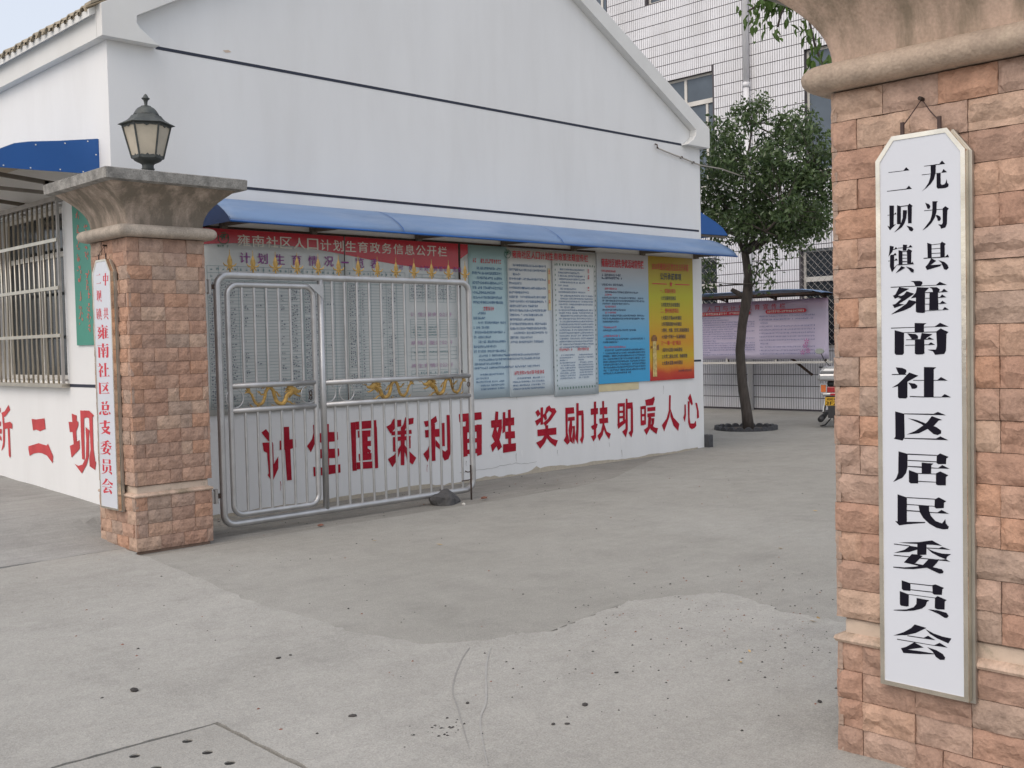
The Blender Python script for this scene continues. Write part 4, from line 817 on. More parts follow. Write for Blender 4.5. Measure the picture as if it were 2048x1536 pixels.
MB().add([(8.895, YB-0.0088, 1.46), (8.899, YB-0.0088, 1.46), (8.899, YB-0.0088, 2.55), (8.895, YB-0.0088, 2.55)], [(0, 1, 2, 3)]).build('rule', 'ink_teal', p1, fix=False)
mb = MB(); print_block(mb, 9.77, 10.27, 2.445, 8, 0.04, 0.022, 0.0165, rg, 0.03, 0.5); print_block(mb, 9.77, 10.42, 2.12, 19, 0.0355, 0.021, 0.016, rg, 0.03, 0.2); print_block(mb, 9.77, 10.06, 1.385, 10, 0.032, 0.018, 0.015, rg, 0.02, .2); print_block(mb, 10.11, 10.40, 1.385, 10, 0.032, 0.018, 0.015, rg, 0.02, .2)
tag(mb.build('small_print', 'ink_blue', p2, fix=False), kind='stuff')
mb = MB(); marks(mb, 9.76, 10.0, 1.445, 0.035, 0.024, YB-0.0085, rg); marks(mb, 10.1, 10.32, 1.445, 0.035, 0.024, YB-0.0085, rg)
for z in (2.42, 2.345, 2.27, 2.195): marks(mb, 10.31, 10.35, z, 0.055, 0.036, YB-0.0085, rg)
mb.build('red_small_print', 'ink_redp', p2, fix=False)
mb = MB()
for z in [1.01+0.062*i for i in range(25)]:
    for x in (9.715, 10.45): mb.add([(x-0.005, YB-0.0085, z), (x+0.005, YB-0.0085, z), (x+0.007, YB-0.0085, z+0.022), (x-0.003, YB-0.0085, z+0.022)], [(0, 1, 2, 3)])
for i in range(14):
    x = 9.75+i*0.051
    for z in (2.50, 0.97): mb.add([(x-0.006, YB-0.0085, z), (x+0.006, YB-0.0085, z), (x+0.003, YB-0.0085, z+0.028), (x-0.009, YB-0.0085, z+0.028)], [(0, 1, 2, 3)])
tag(mb.build('dotted_border', 'ink_green', p2, fix=False), kind='stuff')
# bright blue poster
M['poster_sky'] = uv_ramp_mat('sky_blue_poster', [(0, (0.035, 0.33, 0.62)), (0.3, (0.07, 0.36, 0.62)), (0.62, (0.25, 0.42, 0.55)), (0.85, (0.42, 0.45, 0.48)), (1, (0.44, 0.43, 0.42))], rough=0.4)
p3 = thing('notice_poster', (11.02, 9.18, 1.0), 'bright sky-blue poster, greyer at the top, with red title, left of the yellow poster', 'poster', 'posters on the gable wall')
sheet('poster_sheet', 'y', 10.496, 11.544, 1.006, 2.694, YB-0.002, 'poster_sky', p3, 0.006)
text('heading', '雍南社区创先争优活动宣传栏', 'y', 10.585, 11.44, 2.51, 2.62, YB-0.009, 'ink_redp', p3, 0.035)
mb = MB(); rz = random.Random(4)
def pb(mb, rows):
    for xa, xb, z, h, cw in rows: marks(mb, xa, xb, z, h, cw, YB-0.0088, rz, 0.97)
W_ = 0.0205
pb(mb, [(10.585, 10.98, 2.395, 0.032, 0.027), (10.585, 10.99, 2.355, 0.032, 0.027), (10.585, 11.03, 2.27, 0.03, 0.024), (10.64, 11.33, 2.178, 0.025, W_), (10.585, 11.46, 2.104, 0.025, W_), (10.585, 11.46, 2.066, 0.025, W_), (10.585, 11.15, 2.028, 0.025, W_), (10.585, 11.07, 1.948, 0.025, W_),
        (10.585, 11.46, 1.874, 0.025, W_), (10.585, 11.46, 1.834, 0.025, W_), (10.585, 10.92, 1.796, 0.025, W_), (10.585, 11.27, 1.683, 0.025, W_), (10.64, 11.46, 1.568, 0.025, W_), (10.585, 10.9, 1.53, 0.025, W_), (10.62, 11.46, 1.424, 0.025, W_)]
   + [(10.585, 11.46 if k < 7 else 11.15, 1.386-0.037*k, 0.025, W_) for k in range(8)])
tag(mb.build('small_print', 'ink_navy', p3, fix=False), kind='stuff')
mb = MB(); pb(mb, [(10.585, 10.88, 2.445, 0.03, 0.025), (10.64, 10.89, 2.222, 0.025, 0.02), (10.64, 10.79, 2.143, 0.025, 0.02), (10.64, 10.87, 1.99, 0.025, 0.02), (10.64, 10.87, 1.912, 0.025, 0.02), (10.60, 10.87, 1.72, 0.027, 0.022), (10.60, 10.95, 1.608, 0.027, 0.022), (10.60, 11.05, 1.463, 0.027, 0.022)])
tag(mb.build('red_small_print', 'ink_redp', p3, fix=False), kind='stuff')
# yellow poster
M['poster_gold'] = uv_ramp_mat('golden_poster', [(0, (0.42, 0.012, 0.01)), (0.06, (0.5, 0.05, 0.01)), (0.11, (0.62, 0.24, 0.01)), (0.2, (0.52, 0.36, 0.01)), (0.32, (0.58, 0.27, 0.01)), (0.48, (0.52, 0.36, 0.012)), (0.68, (0.44, 0.42, 0.012)), (0.85, (0.40, 0.31, 0.01)), (1, (0.34, 0.22, 0.008))], rough=0.4, wob=0.09, wscale=4)
p4 = thing('notice_poster', (12.03, 9.18, 1.0), 'golden yellow poster with red flames and a carved pillar, rightmost on the gable wall', 'poster', 'posters on the gable wall')
sheet('poster_sheet', 'y', 11.546, 12.545, 1.003, 2.692, YB-0.002, 'poster_gold', p4, 0.006)
text('heading', '2010年雍南社区党总支公开承诺', 'y', 11.62, 12.44, 2.505, 2.605, YB-0.009, 'ink_redp', p4, 0.008)
text('heading', '公开承诺事项', 'y', 11.80, 12.27, 2.375, 2.47, YB-0.009, 'ink_navy', p4, 0.01)
for xa, xb in ((11.62, 11.94), (12.13, 12.46)): MB().add([(xa, YB-0.0088, 2.314), (xb, YB-0.0088, 2.314), (xb, YB-0.0088, 2.326), (xa, YB-0.0088, 2.326)], [(0, 1, 2, 3)]).build('rule', 'ink_redp', p4, fix=False)
MB().add([(12.035+0.035*(1 if k % 2 == 0 else 0.42)*math.sin(math.pi*k/5), YB-0.009, 2.32+0.045*(1 if k % 2 == 0 else 0.42)*math.cos(math.pi*k/5)) for k in range(10)], [tuple(range(10))]).build('star', 'ink_redp', p4, fix=False)
rows = [('一、贫困村项目', 2.02, 0.34, 1, 0), ('1.计生服务室建设', 1.895, 0.33, 0, 1), ('2.村医党员活动室建设', 1.765, 0.42, 0, 1), ('二、整村推进项目', 1.64, 0.40, 1, 0), ('1.大路石子路600米铺设', 1.515, 0.45, 0, 1), ('2.何湾渠道路700米铺设', 1.395, 0.45, 0, 1), ('3.黄村、大路、宏湾三座涵洞建设', 1.27, 0.62, 0, 1),
        ('4.大路十字和十一队涵桥建设', 1.153, 0.54, 0, 1), ('三“一事一议”项目', 1.03, 0.44, 1, 0), ('1.陆村水泥路1500米建设', 0.90, 0.46, 0, 1), ('2.大湾二座站:龙湾、杨柳排管', 0.775, 0.57, 0, 1), ('3.大路水泥路1000米建设', 0.65, 0.46, 0, 1)]
for (s, _z, wd, red, small), z in zip(rows, (2.205, 2.11, 2.02, 1.935, 1.84, 1.755, 1.67, 1.58, 1.49, 1.40, 1.31, 1.22)):
    text('list_line', s, 'y', 11.79 if red else 11.81, (11.79 if red else 11.81)+wd, z-0.01, z+(0.052 if red else 0.046), YB-0.009, 'ink_redp' if red else 'ink_navy', p4, 0.01)
text('date_line', '2010年7月20日', 'y', 12.17, 12.47, 1.105, 1.14, YB-0.009, 'ink_navy', p4, 0.006)
M['col_tan'] = mat('pillar_print', (0.55, 0.42, 0.16), 0.5, var=0.4, vscale=30); M['col_dark'] = mat('pillar_print_dark', (0.22, 0.1, 0.03), 0.5, var=0.4, vscale=40)
MB().add([(11.60, YB-0.0085, 1.06), (11.69, YB-0.0085, 1.06), (11.685, YB-0.0085, 1.56), (11.61, YB-0.0085, 1.56)], [(0, 1, 2, 3)]).build('printed_pillar', 'col_tan', p4, fix=False)
MB().add([(11.585, YB-0.0087, 1.54), (11.705, YB-0.0087, 1.54), (11.705, YB-0.0087, 1.59), (11.67, YB-0.0087, 1.625), (11.62, YB-0.0087, 1.625), (11.585, YB-0.0087, 1.59)], [tuple(range(6))]).build('pillar_head', 'col_dark', p4, fix=False)
MB().add([(11.69, YB-0.0087, 1.42), (11.745, YB-0.0087, 1.42), (11.74, YB-0.0087, 1.50), (11.70, YB-0.0087, 1.48)], [(0, 1, 2, 3)]).build('cloud_wing', 'col_dark', p4, fix=False)
MB().add([(11.57, YB-0.0087, 1.44), (11.60, YB-0.0087, 1.45), (11.60, YB-0.0087, 1.47), (11.57, YB-0.0087, 1.48)], [(0, 1, 2, 3)]).build('cloud_wing', 'col_dark', p4, fix=False)
# leftover yellowed paper
tag(sheet('paper_scrap', 'y', 10.47, 11.32, 0.905, 1.0, 9.19, 'tape', None, 0.003), 'yellowed strip of paper left on the wall under the bright blue poster', 'paper strip')
# dark battens behind the top edge of the boards
tag(MB().box((4.95, 9.186, 2.69), (10.49, 9.198, 2.712)).build('batten', 'black_iron'), 'thin black batten along the top edge of the boards under the awning', 'batten')
tag(MB().box((6.573, 9.18, 0.95), (6.583, 9.197, 2.69)).build('batten', 'black_iron'), 'thin black upright strip in the joint of the large red-headed board', 'batten')
tag(MB().add([(8.128, 9.176, 2.70), (8.172, 9.176, 2.70), (8.160, 9.176, 2.2), (8.146, 9.176, 2.2), (8.128, 9.197, 2.70), (8.172, 9.197, 2.70), (8.160, 9.197, 2.2), (8.146, 9.197, 2.2)], [(0, 1, 2, 3), (4, 7, 6, 5), (0, 4, 5, 1), (1, 5, 6, 2), (2, 6, 7, 3), (3, 7, 4, 0)]).build('batten', 'black_iron'), 'black tapered strip between the red-headed board and the pale teal poster', 'batten')

# ================================================================ GATE PILLARS
def rring(x0, x1, y0, y1, o, rad, z, n=5):
    pts = []; X0, X1, Y0, Y1 = x0-o, x1+o, y0-o, y1+o
    for cx, cy, a0 in ((X1-rad, Y1-rad, 0), (X0+rad, Y1-rad, 90), (X0+rad, Y0+rad, 180), (X1-rad, Y0+rad, 270)):
        for k in range(n):
            t = R(a0+90*k/(n-1)); pts.append((cx+rad*math.cos(t), cy+rad*math.sin(t), z))
    return pts
def stone_mesh(L, H, nx, nz, seed, depth=0.035, rough=0.011):
    """split-face stone: u along the face, w up, t outwards; returns grid in (u,t,w)"""
    rs = random.Random(seed); mb = MB(); off = rs.uniform(0, 50); tilt = rs.uniform(-0.35, 0.35); tz = rs.uniform(-0.3, 0.45)
    ledge = rs.uniform(0.15, 0.5) if rs.random() < 0.55 else -1
    for j in range(nz+1):
        for i in range(nx+1):
            a, b = i/nx, j/nz
            u, w_ = L*a, H*b; e = min(a*L, (1-a)*L, b*H, (1-b)*H)
            if 0 < i < nx: u += rs.uniform(-.25, .25)*L/nx
            if 0 < j < nz: w_ += rs.uniform(-.25, .25)*H/nz
            t = depth*0.55+ (0 if e <= 1e-6 else rough*(0.9+0.8*noise.noise(Vector((u*14+off, w_*18, off))))+rough*tilt*(a-0.5)+rough*tz*(b-0.5)*2)
            if ledge > 0 and e > 1e-6 and b < ledge: t -= rough*0.9
            if e <= 1e-6: t += rs.uniform(-0.0035, 0.003)
            mb.v.append((u, t, w_))
    n = nx+1
    for j in range(nz):
        for i in range(nx):
            q = j*n+i; mb.f.append((q, q+1, q+n+1) if (i+j) % 2 else (q, q+1, q+n)); mb.f.append((q, q+n+1, q+n) if (i+j) % 2 else (q+1, q+n+1, q+n))
    # sides
    rim = [i for i in range(n)]+[j*n+nx for j in range(1, nz+1)]+[nz*n+i for i in range(nx-1, -1, -1)]+[j*n for j in range(nz-1, 0, -1)]
    o = len(mb.v)
    for k in rim: u, t, w_ = mb.v[k]; mb.v.append((u, 0, w_))
    for k in range(len(rim)): a = rim[k]; b = rim[(k+1) % len(rim)]; mb.f.append((b, a, o+k, o+(k+1) % len(rim)))
    return mb
_sm = {}
def stone_data(kind, var, hi):
    key = (kind, var, hi)
    if key not in _sm:
        L = {'long': 0.2, 'half': 0.1}[kind]; nx, nz = ((6, 3) if kind == 'long' else (3, 3)) if not hi else ((8, 4) if kind == 'long' else (5, 4))
        mb = stone_mesh(L, 0.1, nx, nz, (7 if kind == 'long' else 31)+var*17+(400 if hi else 0), 0.035, 0.008 if not hi else 0.011)
        me = bpy.data.meshes.new('stone'); me.from_pydata(mb.v, [], mb.f)
        bm = bmesh.new(); bm.from_mesh(me); bmesh.ops.recalc_face_normals(bm, faces=bm.faces); bm.to_mesh(me); bm.free(); me.materials.append(M['stone'])
        _sm[key] = me
    return _sm[key]
def lay_face(gro, base, org, du, out, length, courses, rs, hi, indiv=True, stuff=None):
    """du: unit vector along face, out: outward normal"""
    du = Vector(du); out = Vector(out); up = Vector((0, 0, 1))
    for ci, (z, h) in enumerate(courses):
        pat = []; u = 0.0; first = (0.1, 0.2)[ci % 2]
        if rs.random() < 0.2: first = 0.2 if first == 0.1 else 0.1
        ls = [first]
        while sum(ls) < length-0.16: ls.append(0.2 if rs.random() < 0.86 else 0.1)
        last = length-sum(ls)
        if last > 0.02: ls.append(last)
        for k, l in enumerate(ls):
            kind = 'long' if l > 0.15 else 'half'; g_ = 0.0022
            me = stone_data(kind, rs.randrange(12), hi); L0 = 0.2 if kind == 'long' else 0.1
            sx = (l-g_)/L0; sz = (h-g_)/0.1; flip = rs.random() < 0.5; st = rs.uniform(0.85, 1.25)
            o0 = Vector(org)+du*(u+g_/2)+up*(z+g_/2)
            if indiv:
                o = bpy.data.objects.new('stone', me); COL.objects.link(o); o.parent = gro
                if flip: X = -du*sx; o0 = o0+du*(l-g_)
                else: X = du*sx
                Y = out*st; Z = up*sz; T = o0-base
                o.matrix_local = Matrix(((X.x, Y.x, Z.x, T.x), (X.y, Y.y, Z.y, T.y), (X.z, Y.z, Z.z, T.z), (0, 0, 0, 1)))
            else:
                vs = [o0+du*v.co.x*sx+out*v.co.y*st+up*v.co.z*sz for v in me.vertices]
                stuff.add(vs, [tuple(p.vertices) for p in me.polygons])
            u += l
def pillar(x0, y0, label, clean, hi, seed, wy=0.655):
    x1, y1 = x0+0.655, y0+wy; base = Vector(((x0+x1)/2, (y0+y1)/2, 0)); rs = random.Random(seed)
    g = thing('gate_pillar', base, label, 'gate pillar', 'stone-clad gate pillars')
    d = 0.024
    lo = [(0.105*i, 0.105) for i in range(4)]; hz = (2.435-0.512)/18; hi_c = [(0.512+hz*i, hz) for i in range(18)]
    MB().box((x0+d, y0+d, -0.05), (x1-d, y1-d, 0.425)).build('core', 'mortar', g); MB().box((x0+d, y0+d, 0.505), (x1-d, y1-d, 2.44)).build('core', 'mortar', g)
    MB().box((x0+0.022, y0+0.022, 0.425), (x1-0.022, y1-0.022, 0.505)).build('render_band', 'cream', g, bevel=0.01)
    mb = MB().loft([rring(x0, x1, y0, y1, 0.006, 0.012, 0.42), rring(x0, x1, y0, y1, 0.012, 0.014, 0.43), rring(x0, x1, y0, y1, 0.008, 0.012, 0.44), rring(x0, x1, y0, y1, -0.02, 0.01, 0.452)])
    mb.build('plinth_ledge', 'capital_clean', g)
    cs = lo+hi_c; stuff = MB()
    lay_face(g, base, (x0, y0+d, 0), (1, 0, 0), (0, -1, 0), x1-x0, cs, rs, hi)            # face towards the opening / -Y
    lay_face(g, base, (x0+d, y1, 0), (0, -1, 0), (-1, 0, 0), y1-y0, cs, rs, hi)            # street face / -X
    lay_face(g, base, (x1, y1-d, 0), (-1, 0, 0), (0, 1, 0), x1-x0, cs, rs, False, False, stuff)
    lay_face(g, base, (x1-d, y0, 0), (0, 1, 0), (1, 0, 0), y1-y0, cs, rs, False, False, stuff)
    tag(stuff.build('rear_stones', 'stone', g, fix=False), kind='stuff')
    # roll moulding
    rr = []; rad = 0.047
    for k in range(13):
        t = math.pi*(-0.5+k/12); rr.append(rring(x0, x1, y0, y1, 0.045+rad*math.cos(t), 0.06, 2.485+rad*math.sin(t), 6))
    o = MB().loft([rring(x0, x1, y0, y1, -0.02, 0.02, 2.44, 6)]+rr+[rring(x0, x1, y0, y1, -0.02, 0.02, 2.532, 6)]).build('roll_moulding', 'roll_clean' if clean else 'roll', g); smooth_angle(o, 60)
    # flared capital
    fl = []
    for k in range(15):
        t = k/14; ov = 0.002+0.215*(1-math.cos(t*math.pi/2*0.98)); z = 2.525+0.315*math.sin(t*math.pi/2)**0.95 if False else 2.525+0.315*(t**0.82)
        fl.append(rring(x0, x1, y0, y1, ov, 0.03-0.02*t, z, 4))
    o = MB().loft(fl).build('flared_capital', 'capital_clean' if clean else 'capital', g); smooth_angle(o, 50)
    o = MB().loft([rring(x0, x1, y0, y1, 0.235, 0.012, 2.828, 4), rring(x0, x1, y0, y1, 0.258, 0.012, 2.836, 4), rring(x0, x1, y0, y1, 0.262, 0.012, 2.912, 4), rring(x0, x1, y0, y1, 0.25, 0.012, 2.918, 4)]).build('cap_slab', 'cap_slab', g)
    return g
P1 = pillar(3.712, 8.012, 'far gate pillar clad in pink-brown stone with a dark stained capital and a lantern on top', False, False, 21)
P2 = pillar(3.633, 1.275, 'near gate pillar at the right edge, clad in orange-pink stone with a cleaner pink capital', True, True, 22, 0.755)

# ================================================================ LANTERN
lc = (4.07, 8.34); lz = 3.02; S = 1/2280
ln = thing('lantern', (lc[0], lc[1], 2.912), 'dark metal six-sided lantern with milky panes on top of the far gate pillar', 'lantern')
ph = math.atan2(lc[1], lc[0])+math.pi+math.pi/6
SZ = S*1.09; LA = lambda r, y: (r*S, lz+(1440-y)*SZ)
MB().lathe(*lc, [LA(112, 1440), LA(104, 1400), LA(104, 1360), LA(130, 1335), LA(190, 1310), LA(240, 1285), LA(262, 1262), LA(262, 1240), LA(235, 1238)], 24, ph).build('base', 'lamp_iron', ln)
MB().lathe(*lc, [(0.085, 2.912), (0.085, 2.925), (0.05, 2.94), (0.045, 3.0), (0.052, 3.03)], 20).build('pedestal', 'lamp_iron', ln)
MB().lathe(*lc, [LA(222, 1240), LA(232, 1190), LA(228, 1185)], 6, ph).build('lower_band', 'lamp_iron', ln)
# panes and frame bars
rt, rb_ = 395*S*1.1, 250*S*1.1; zt, zb = lz+(1440-712)*SZ, lz+(1440-1205)*SZ
for k in range(6):
    a0 = ph+k*math.pi/3; a1 = a0+math.pi/3
    def cr(r, a, z, sh=0): return (lc[0]+r*math.cos(a), lc[1]+r*math.sin(a), z)
    q = [cr(rb_*0.97, a0, zb-0.02), cr(rb_*0.97, a1, zb-0.02), cr(rt*0.97, a1, zt+0.015), cr(rt*0.97, a0, zt+0.015)]
    q2 = [cr(rb_*0.94, a0, zb-0.02), cr(rb_*0.94, a1, zb-0.02), cr(rt*0.94, a1, zt+0.015), cr(rt*0.94, a0, zt+0.015)]
    MB().add(q+q2, [(0, 1, 2, 3), (7, 6, 5, 4), (0, 4, 5, 1), (1, 5, 6, 2), (2, 6, 7, 3), (3, 7, 4, 0)]).build('pane', 'lamp_glass', ln)
    MB().tube([cr(rb_, a0, zb-0.02), cr(rt, a0, zt+0.02)], 0.0075, 6).build('frame_bar', 'lamp_iron', ln)
    # scalloped rims
    n = 8
    for (rr, z, hgt, sgn) in ((rt*0.985, zt+0.012, 0.028, -1), (rb_*1.0, zb-0.025, 0.03, 1)):
        mb = MB(); o = 0
        for i in range(n+1):
            t = i/n; p = Vector(cr(rr, a0, z)).lerp(Vector(cr(rr, a1, z)), t); hh = hgt*(0.55+0.35*abs(math.sin(t*math.pi*3))+(0.25 if abs(t-0.5) < 0.1 else 0))
            mb.v += [tuple(p), (p.x, p.y, p.z+sgn*hh)]
        for i in range(n): mb.f.append((o+2*i, o+2*i+2, o+2*i+3, o+2*i+1))
        o = mb.build('scalloped_rim', 'lamp_iron', ln, fix=False); md = o.modifiers.new('s', 'SOLIDIFY'); md.thickness = 0.005; md.offset = 1
MB().lathe(*lc, [LA(395, 702), LA(500, 695), LA(505, 688), LA(430, 655), LA(330, 605), LA(285, 560), LA(260, 528), LA(232, 520)], 6, ph).build('roof_brim', 'lamp_iron', ln)
o = MB().lathe(*lc, [LA(232, 522), LA(215, 490), LA(185, 445), LA(150, 410), LA(110, 388), LA(92, 382), LA(92, 372), LA(60, 366)], 20, ph).build('roof_dome', 'lamp_iron', ln); smooth_angle(o)
o = MB().lathe(*lc, [LA(40, 368), LA(28, 345), LA(34, 300), LA(44, 270), LA(74, 248), LA(74, 238), LA(50, 222), LA(42, 205), LA(24, 178), LA(4, 163)], 14, ph).build('finial', 'lamp_iron', ln); smooth_angle(o)

# ================================================================ PILLAR SIGNS
def hang_sign(yl, yr, zb, zt, xf, label, ink, chars, nail_z, ch_w, pillar_x):
    yc = (yl+yr)/2
    g = thing('hanging_sign', (pillar_x, yc, zb), label, 'sign', 'long vertical signs hung on the gate pillars')
    def octo(d, bot=0.0):
        c = 0.075
        return [(yl-d, zb+d+bot), (yl-d, zt-ch_w[1]-d*0.4), (yl-ch_w[0]-d*0.4, zt-d), (yr+ch_w[0]+d*0.4, zt-d), (yr+d, zt-ch_w[1]-d*0.4), (yr+d, zb+d+bot)]
    MB().prism([(y-0.008, z-0.006) if True else 0 for y, z in octo(-0.003)], 'x', xf+0.030, pillar_x-0.004).build('backing_board', 'sign_back', g)
    MB().prism(octo(0.004), 'x', xf+0.006, xf+0.030).build('edge', 'sign_edge', g)
    MB().frame(octo(0.0), octo(0.0155), 'x', xf, xf+0.028).build('steel_frame', 'steel_bright', g)
    MB().prism(octo(0.0145), 'x', xf+0.0030, xf+0.0062).build('face', 'white_board', g)
    for n_, polys, fm in chars: glyph('sign_character', polys, 'x', xf+0.0024, ink, g, 0.00008, fm)
    # hook, nail and wire
    for s in (-1, 1): MB().box((xf+0.012, yc+s*0.065-0.006, zt-0.01), (xf+0.02, yc+s*0.065+0.006, zt+0.045)).build('hanger_strap', 'wire', g)
    MB().tube([(xf+0.016, yc-0.065, zt+0.03), (xf+0.018, yc-0.035, zt+0.065), (pillar_x-0.012, yc+0.005, nail_z), (xf+0.018, yc+0.04, zt+0.06), (xf+0.016, yc+0.065, zt+0.03)], 0.0022, 6).build('hanging_wire', 'wire', g)
    MB().tube([(pillar_x-0.03, yc+0.005, nail_z+0.002), (pillar_x+0.02, yc+0.005, nail_z)], 0.007, 8).build('nail', 'black_iron', g)
    return g
big = [(n_, p, None) for n_, p in GLYPH_BIG.items()]
hang_sign(1.832, 1.518, 0.312, 2.236, 3.5826, 'long white vertical sign with black characters and a steel frame on the near gate pillar', 'ink_black', big, 2.352, (0.060, 0.078), 3.632)
def fit(polys, bx):
    us = [q for p in polys for q in p[0::2]]; vs = [q for p in polys for q in p[1::2]]
    a0, a1, b0, b1 = max(us)/1000, min(us)/1000, min(vs)/1000, max(vs)/1000; y0_, y1_, z0_, z1_ = [v/1000 for v in bx]
    return lambda u, v: (y0_+(u-a0)/(a1-a0)*(y1_-y0_), z0_+(v-b0)/(b1-b0)*(z1_-z0_))
sm = [(n_, GLYPH_BIG[n_], fit(GLYPH_BIG[n_], bx)) for n_, bx in SMALL_BOX.items()]+[(n_, p, None) for n_, p in GLYPH_SMALL.items()]
hang_sign(8.525, 8.195, 0.312, 2.283, 3.6576, 'long white vertical sign with red characters and a steel frame on the far gate pillar', 'ink_red', sm, 2.395, (0.075, 0.10), 3.711)

# ================================================================ GATE
GYP = 8.2
gt = thing('metal_gate', (4.45, GYP, 0.02), 'open silver tubular gate with gold spear tips and dragons, hinged on the far pillar', 'gate')
def rrect(x0, x1, z0, z1, r, n=6):
    pts = []
    for cx, cz, a0 in ((x1-r, z0+r, -90), (x1-r, z1-r, 0), (x0+r, z1-r, 90), (x0+r, z0+r, 180)):
        for k in range(n+1): t = R(a0+90*k/n); pts.append((cx+r*math.cos(t), cz+r*math.sin(t)))
    return pts
def loop_tube(pts2, y, r, n=10):
    pts = [Vector((x, y, z)) for x, z in pts2]; N_ = len(pts); mb = MB()
    for i, p in enumerate(pts):
        d = (pts[(i+1) % N_]-pts[i-1]).normalized(); nrm = Vector((0, 1, 0)); s = d.cross(nrm)
        for k in range(n): a = 2*math.pi*k/n; mb.v.append(tuple(p+nrm*math.cos(a)*r+s*math.sin(a)*r))
    for i in range(N_):
        for k in range(n): mb.f.append((i*n+k, i*n+(k+1) % n, ((i+1) % N_)*n+(k+1) % n, ((i+1) % N_)*n+k))
    return mb
o = loop_tube(rrect(4.57, 7.40, 0.075, 2.18, 0.10), GYP, 0.030, 12).build('outer_frame', 'steel', gt, smooth=True)
wk = loop_tube(rrect(4.66, 5.515, 0.150, 2.10, 0.09), GYP-0.01, 0.024, 12).build('wicket_door', 'steel', gt, smooth=True)
MB().tube([(5.60, GYP, 0.09), (5.60, GYP, 2.165)], 0.028, 12).build('middle_post', 'steel', gt, smooth=True)
def rail(x0, x1, z, par, y=GYP, r=0.025): return MB().tube([(x0, y, z), (x1, y, z)], r, 10).build('rail', 'steel', par, smooth=True)
rail(4.67, 5.505, 1.245, wk, GYP-0.01); rail(4.67, 5.505, 1.035, wk, GYP-0.01)
rail(5.62, 7.38, 1.235, gt); rail(5.62, 7.38, 1.035, gt)
MB().prism([(5.44, 2.12), (5.60, 2.12), (5.60, 1.99)], 'y', GYP-0.05, GYP-0.044).build('gusset_plate', 'steel', gt)
vb1 = vb2 = None
def bars(xs_, par, y, zlo, zhi):
    b = None
    for x in xs_:
        if b is None: b = MB().tube([(x, y, zlo), (x, y, zhi)], 0.0125, 10, False).build('bar', 'steel', par, smooth=True); bx = x
        else: o = b.copy(); COL.objects.link(o); o.parent = par; o.location = (x-bx, 0, 0)
L6 = [4.797+0.119*i for i in range(6)]; L12 = [5.725+0.1395*i for i in range(12)]
bars(L6, wk, GYP-0.01, 1.245, 2.10); bars(L6, wk, GYP-0.01, 0.15, 1.035); bars(L12, gt, GYP, 1.235, 2.18); bars(L12, gt, GYP, 0.075, 1.035)
# spear finials
def spear(x):
    mb = MB(); z = 2.20
    mb.tube([(x, GYP, z), (x, GYP, z+0.055)], 0.008, 8)
    mb.loft([[(x+r*math.cos(t*math.pi/3), GYP+0.35*r*math.sin(t*math.pi/3), z+h) for t in range(6)] for r, h in ((0.006, 0.05), (0.016, 0.062), (0.026, 0.088), (0.022, 0.112), (0.010, 0.142), (0.004, 0.155), (0.003, 0.195), (0.001, 0.2))])
    for s in (-1, 1):
        mb.tube([(x, GYP, z+0.062), (x+s*0.025, GYP, z+0.058), (x+s*0.05, GYP, z+0.066), (x+s*0.062, GYP, z+0.084)], [0.009, 0.008, 0.006, 0.003], 6)
        mb.tube([(x, GYP, z+0.055), (x+s*0.02, GYP, z+0.04), (x+s*0.028, GYP, z+0.022)], [0.008, 0.006, 0.003], 6)
    return mb
sp0 = spear(4.70).build('spear_tip', 'gold', gt); smooth_angle(sp0, 40)
for i in range(1, 13):
    o = sp0.copy(); COL.objects.link(o); o.parent = gt; o.location = (i*0.2215, 0, 0)
# rings in the middle band
def ringp(cx, par, y): loop_tube([(cx+0.082*math.cos(t*math.pi/12), 1.14+0.082*math.sin(t*math.pi/12)) for t in range(24)], y, 0.0055, 6).build('ring', 'steel', par, smooth=True)
ringp(4.70, wk, GYP-0.01); ringp(5.44, wk, GYP-0.01); ringp(5.655, gt, GYP); ringp(5.86, gt, GYP)
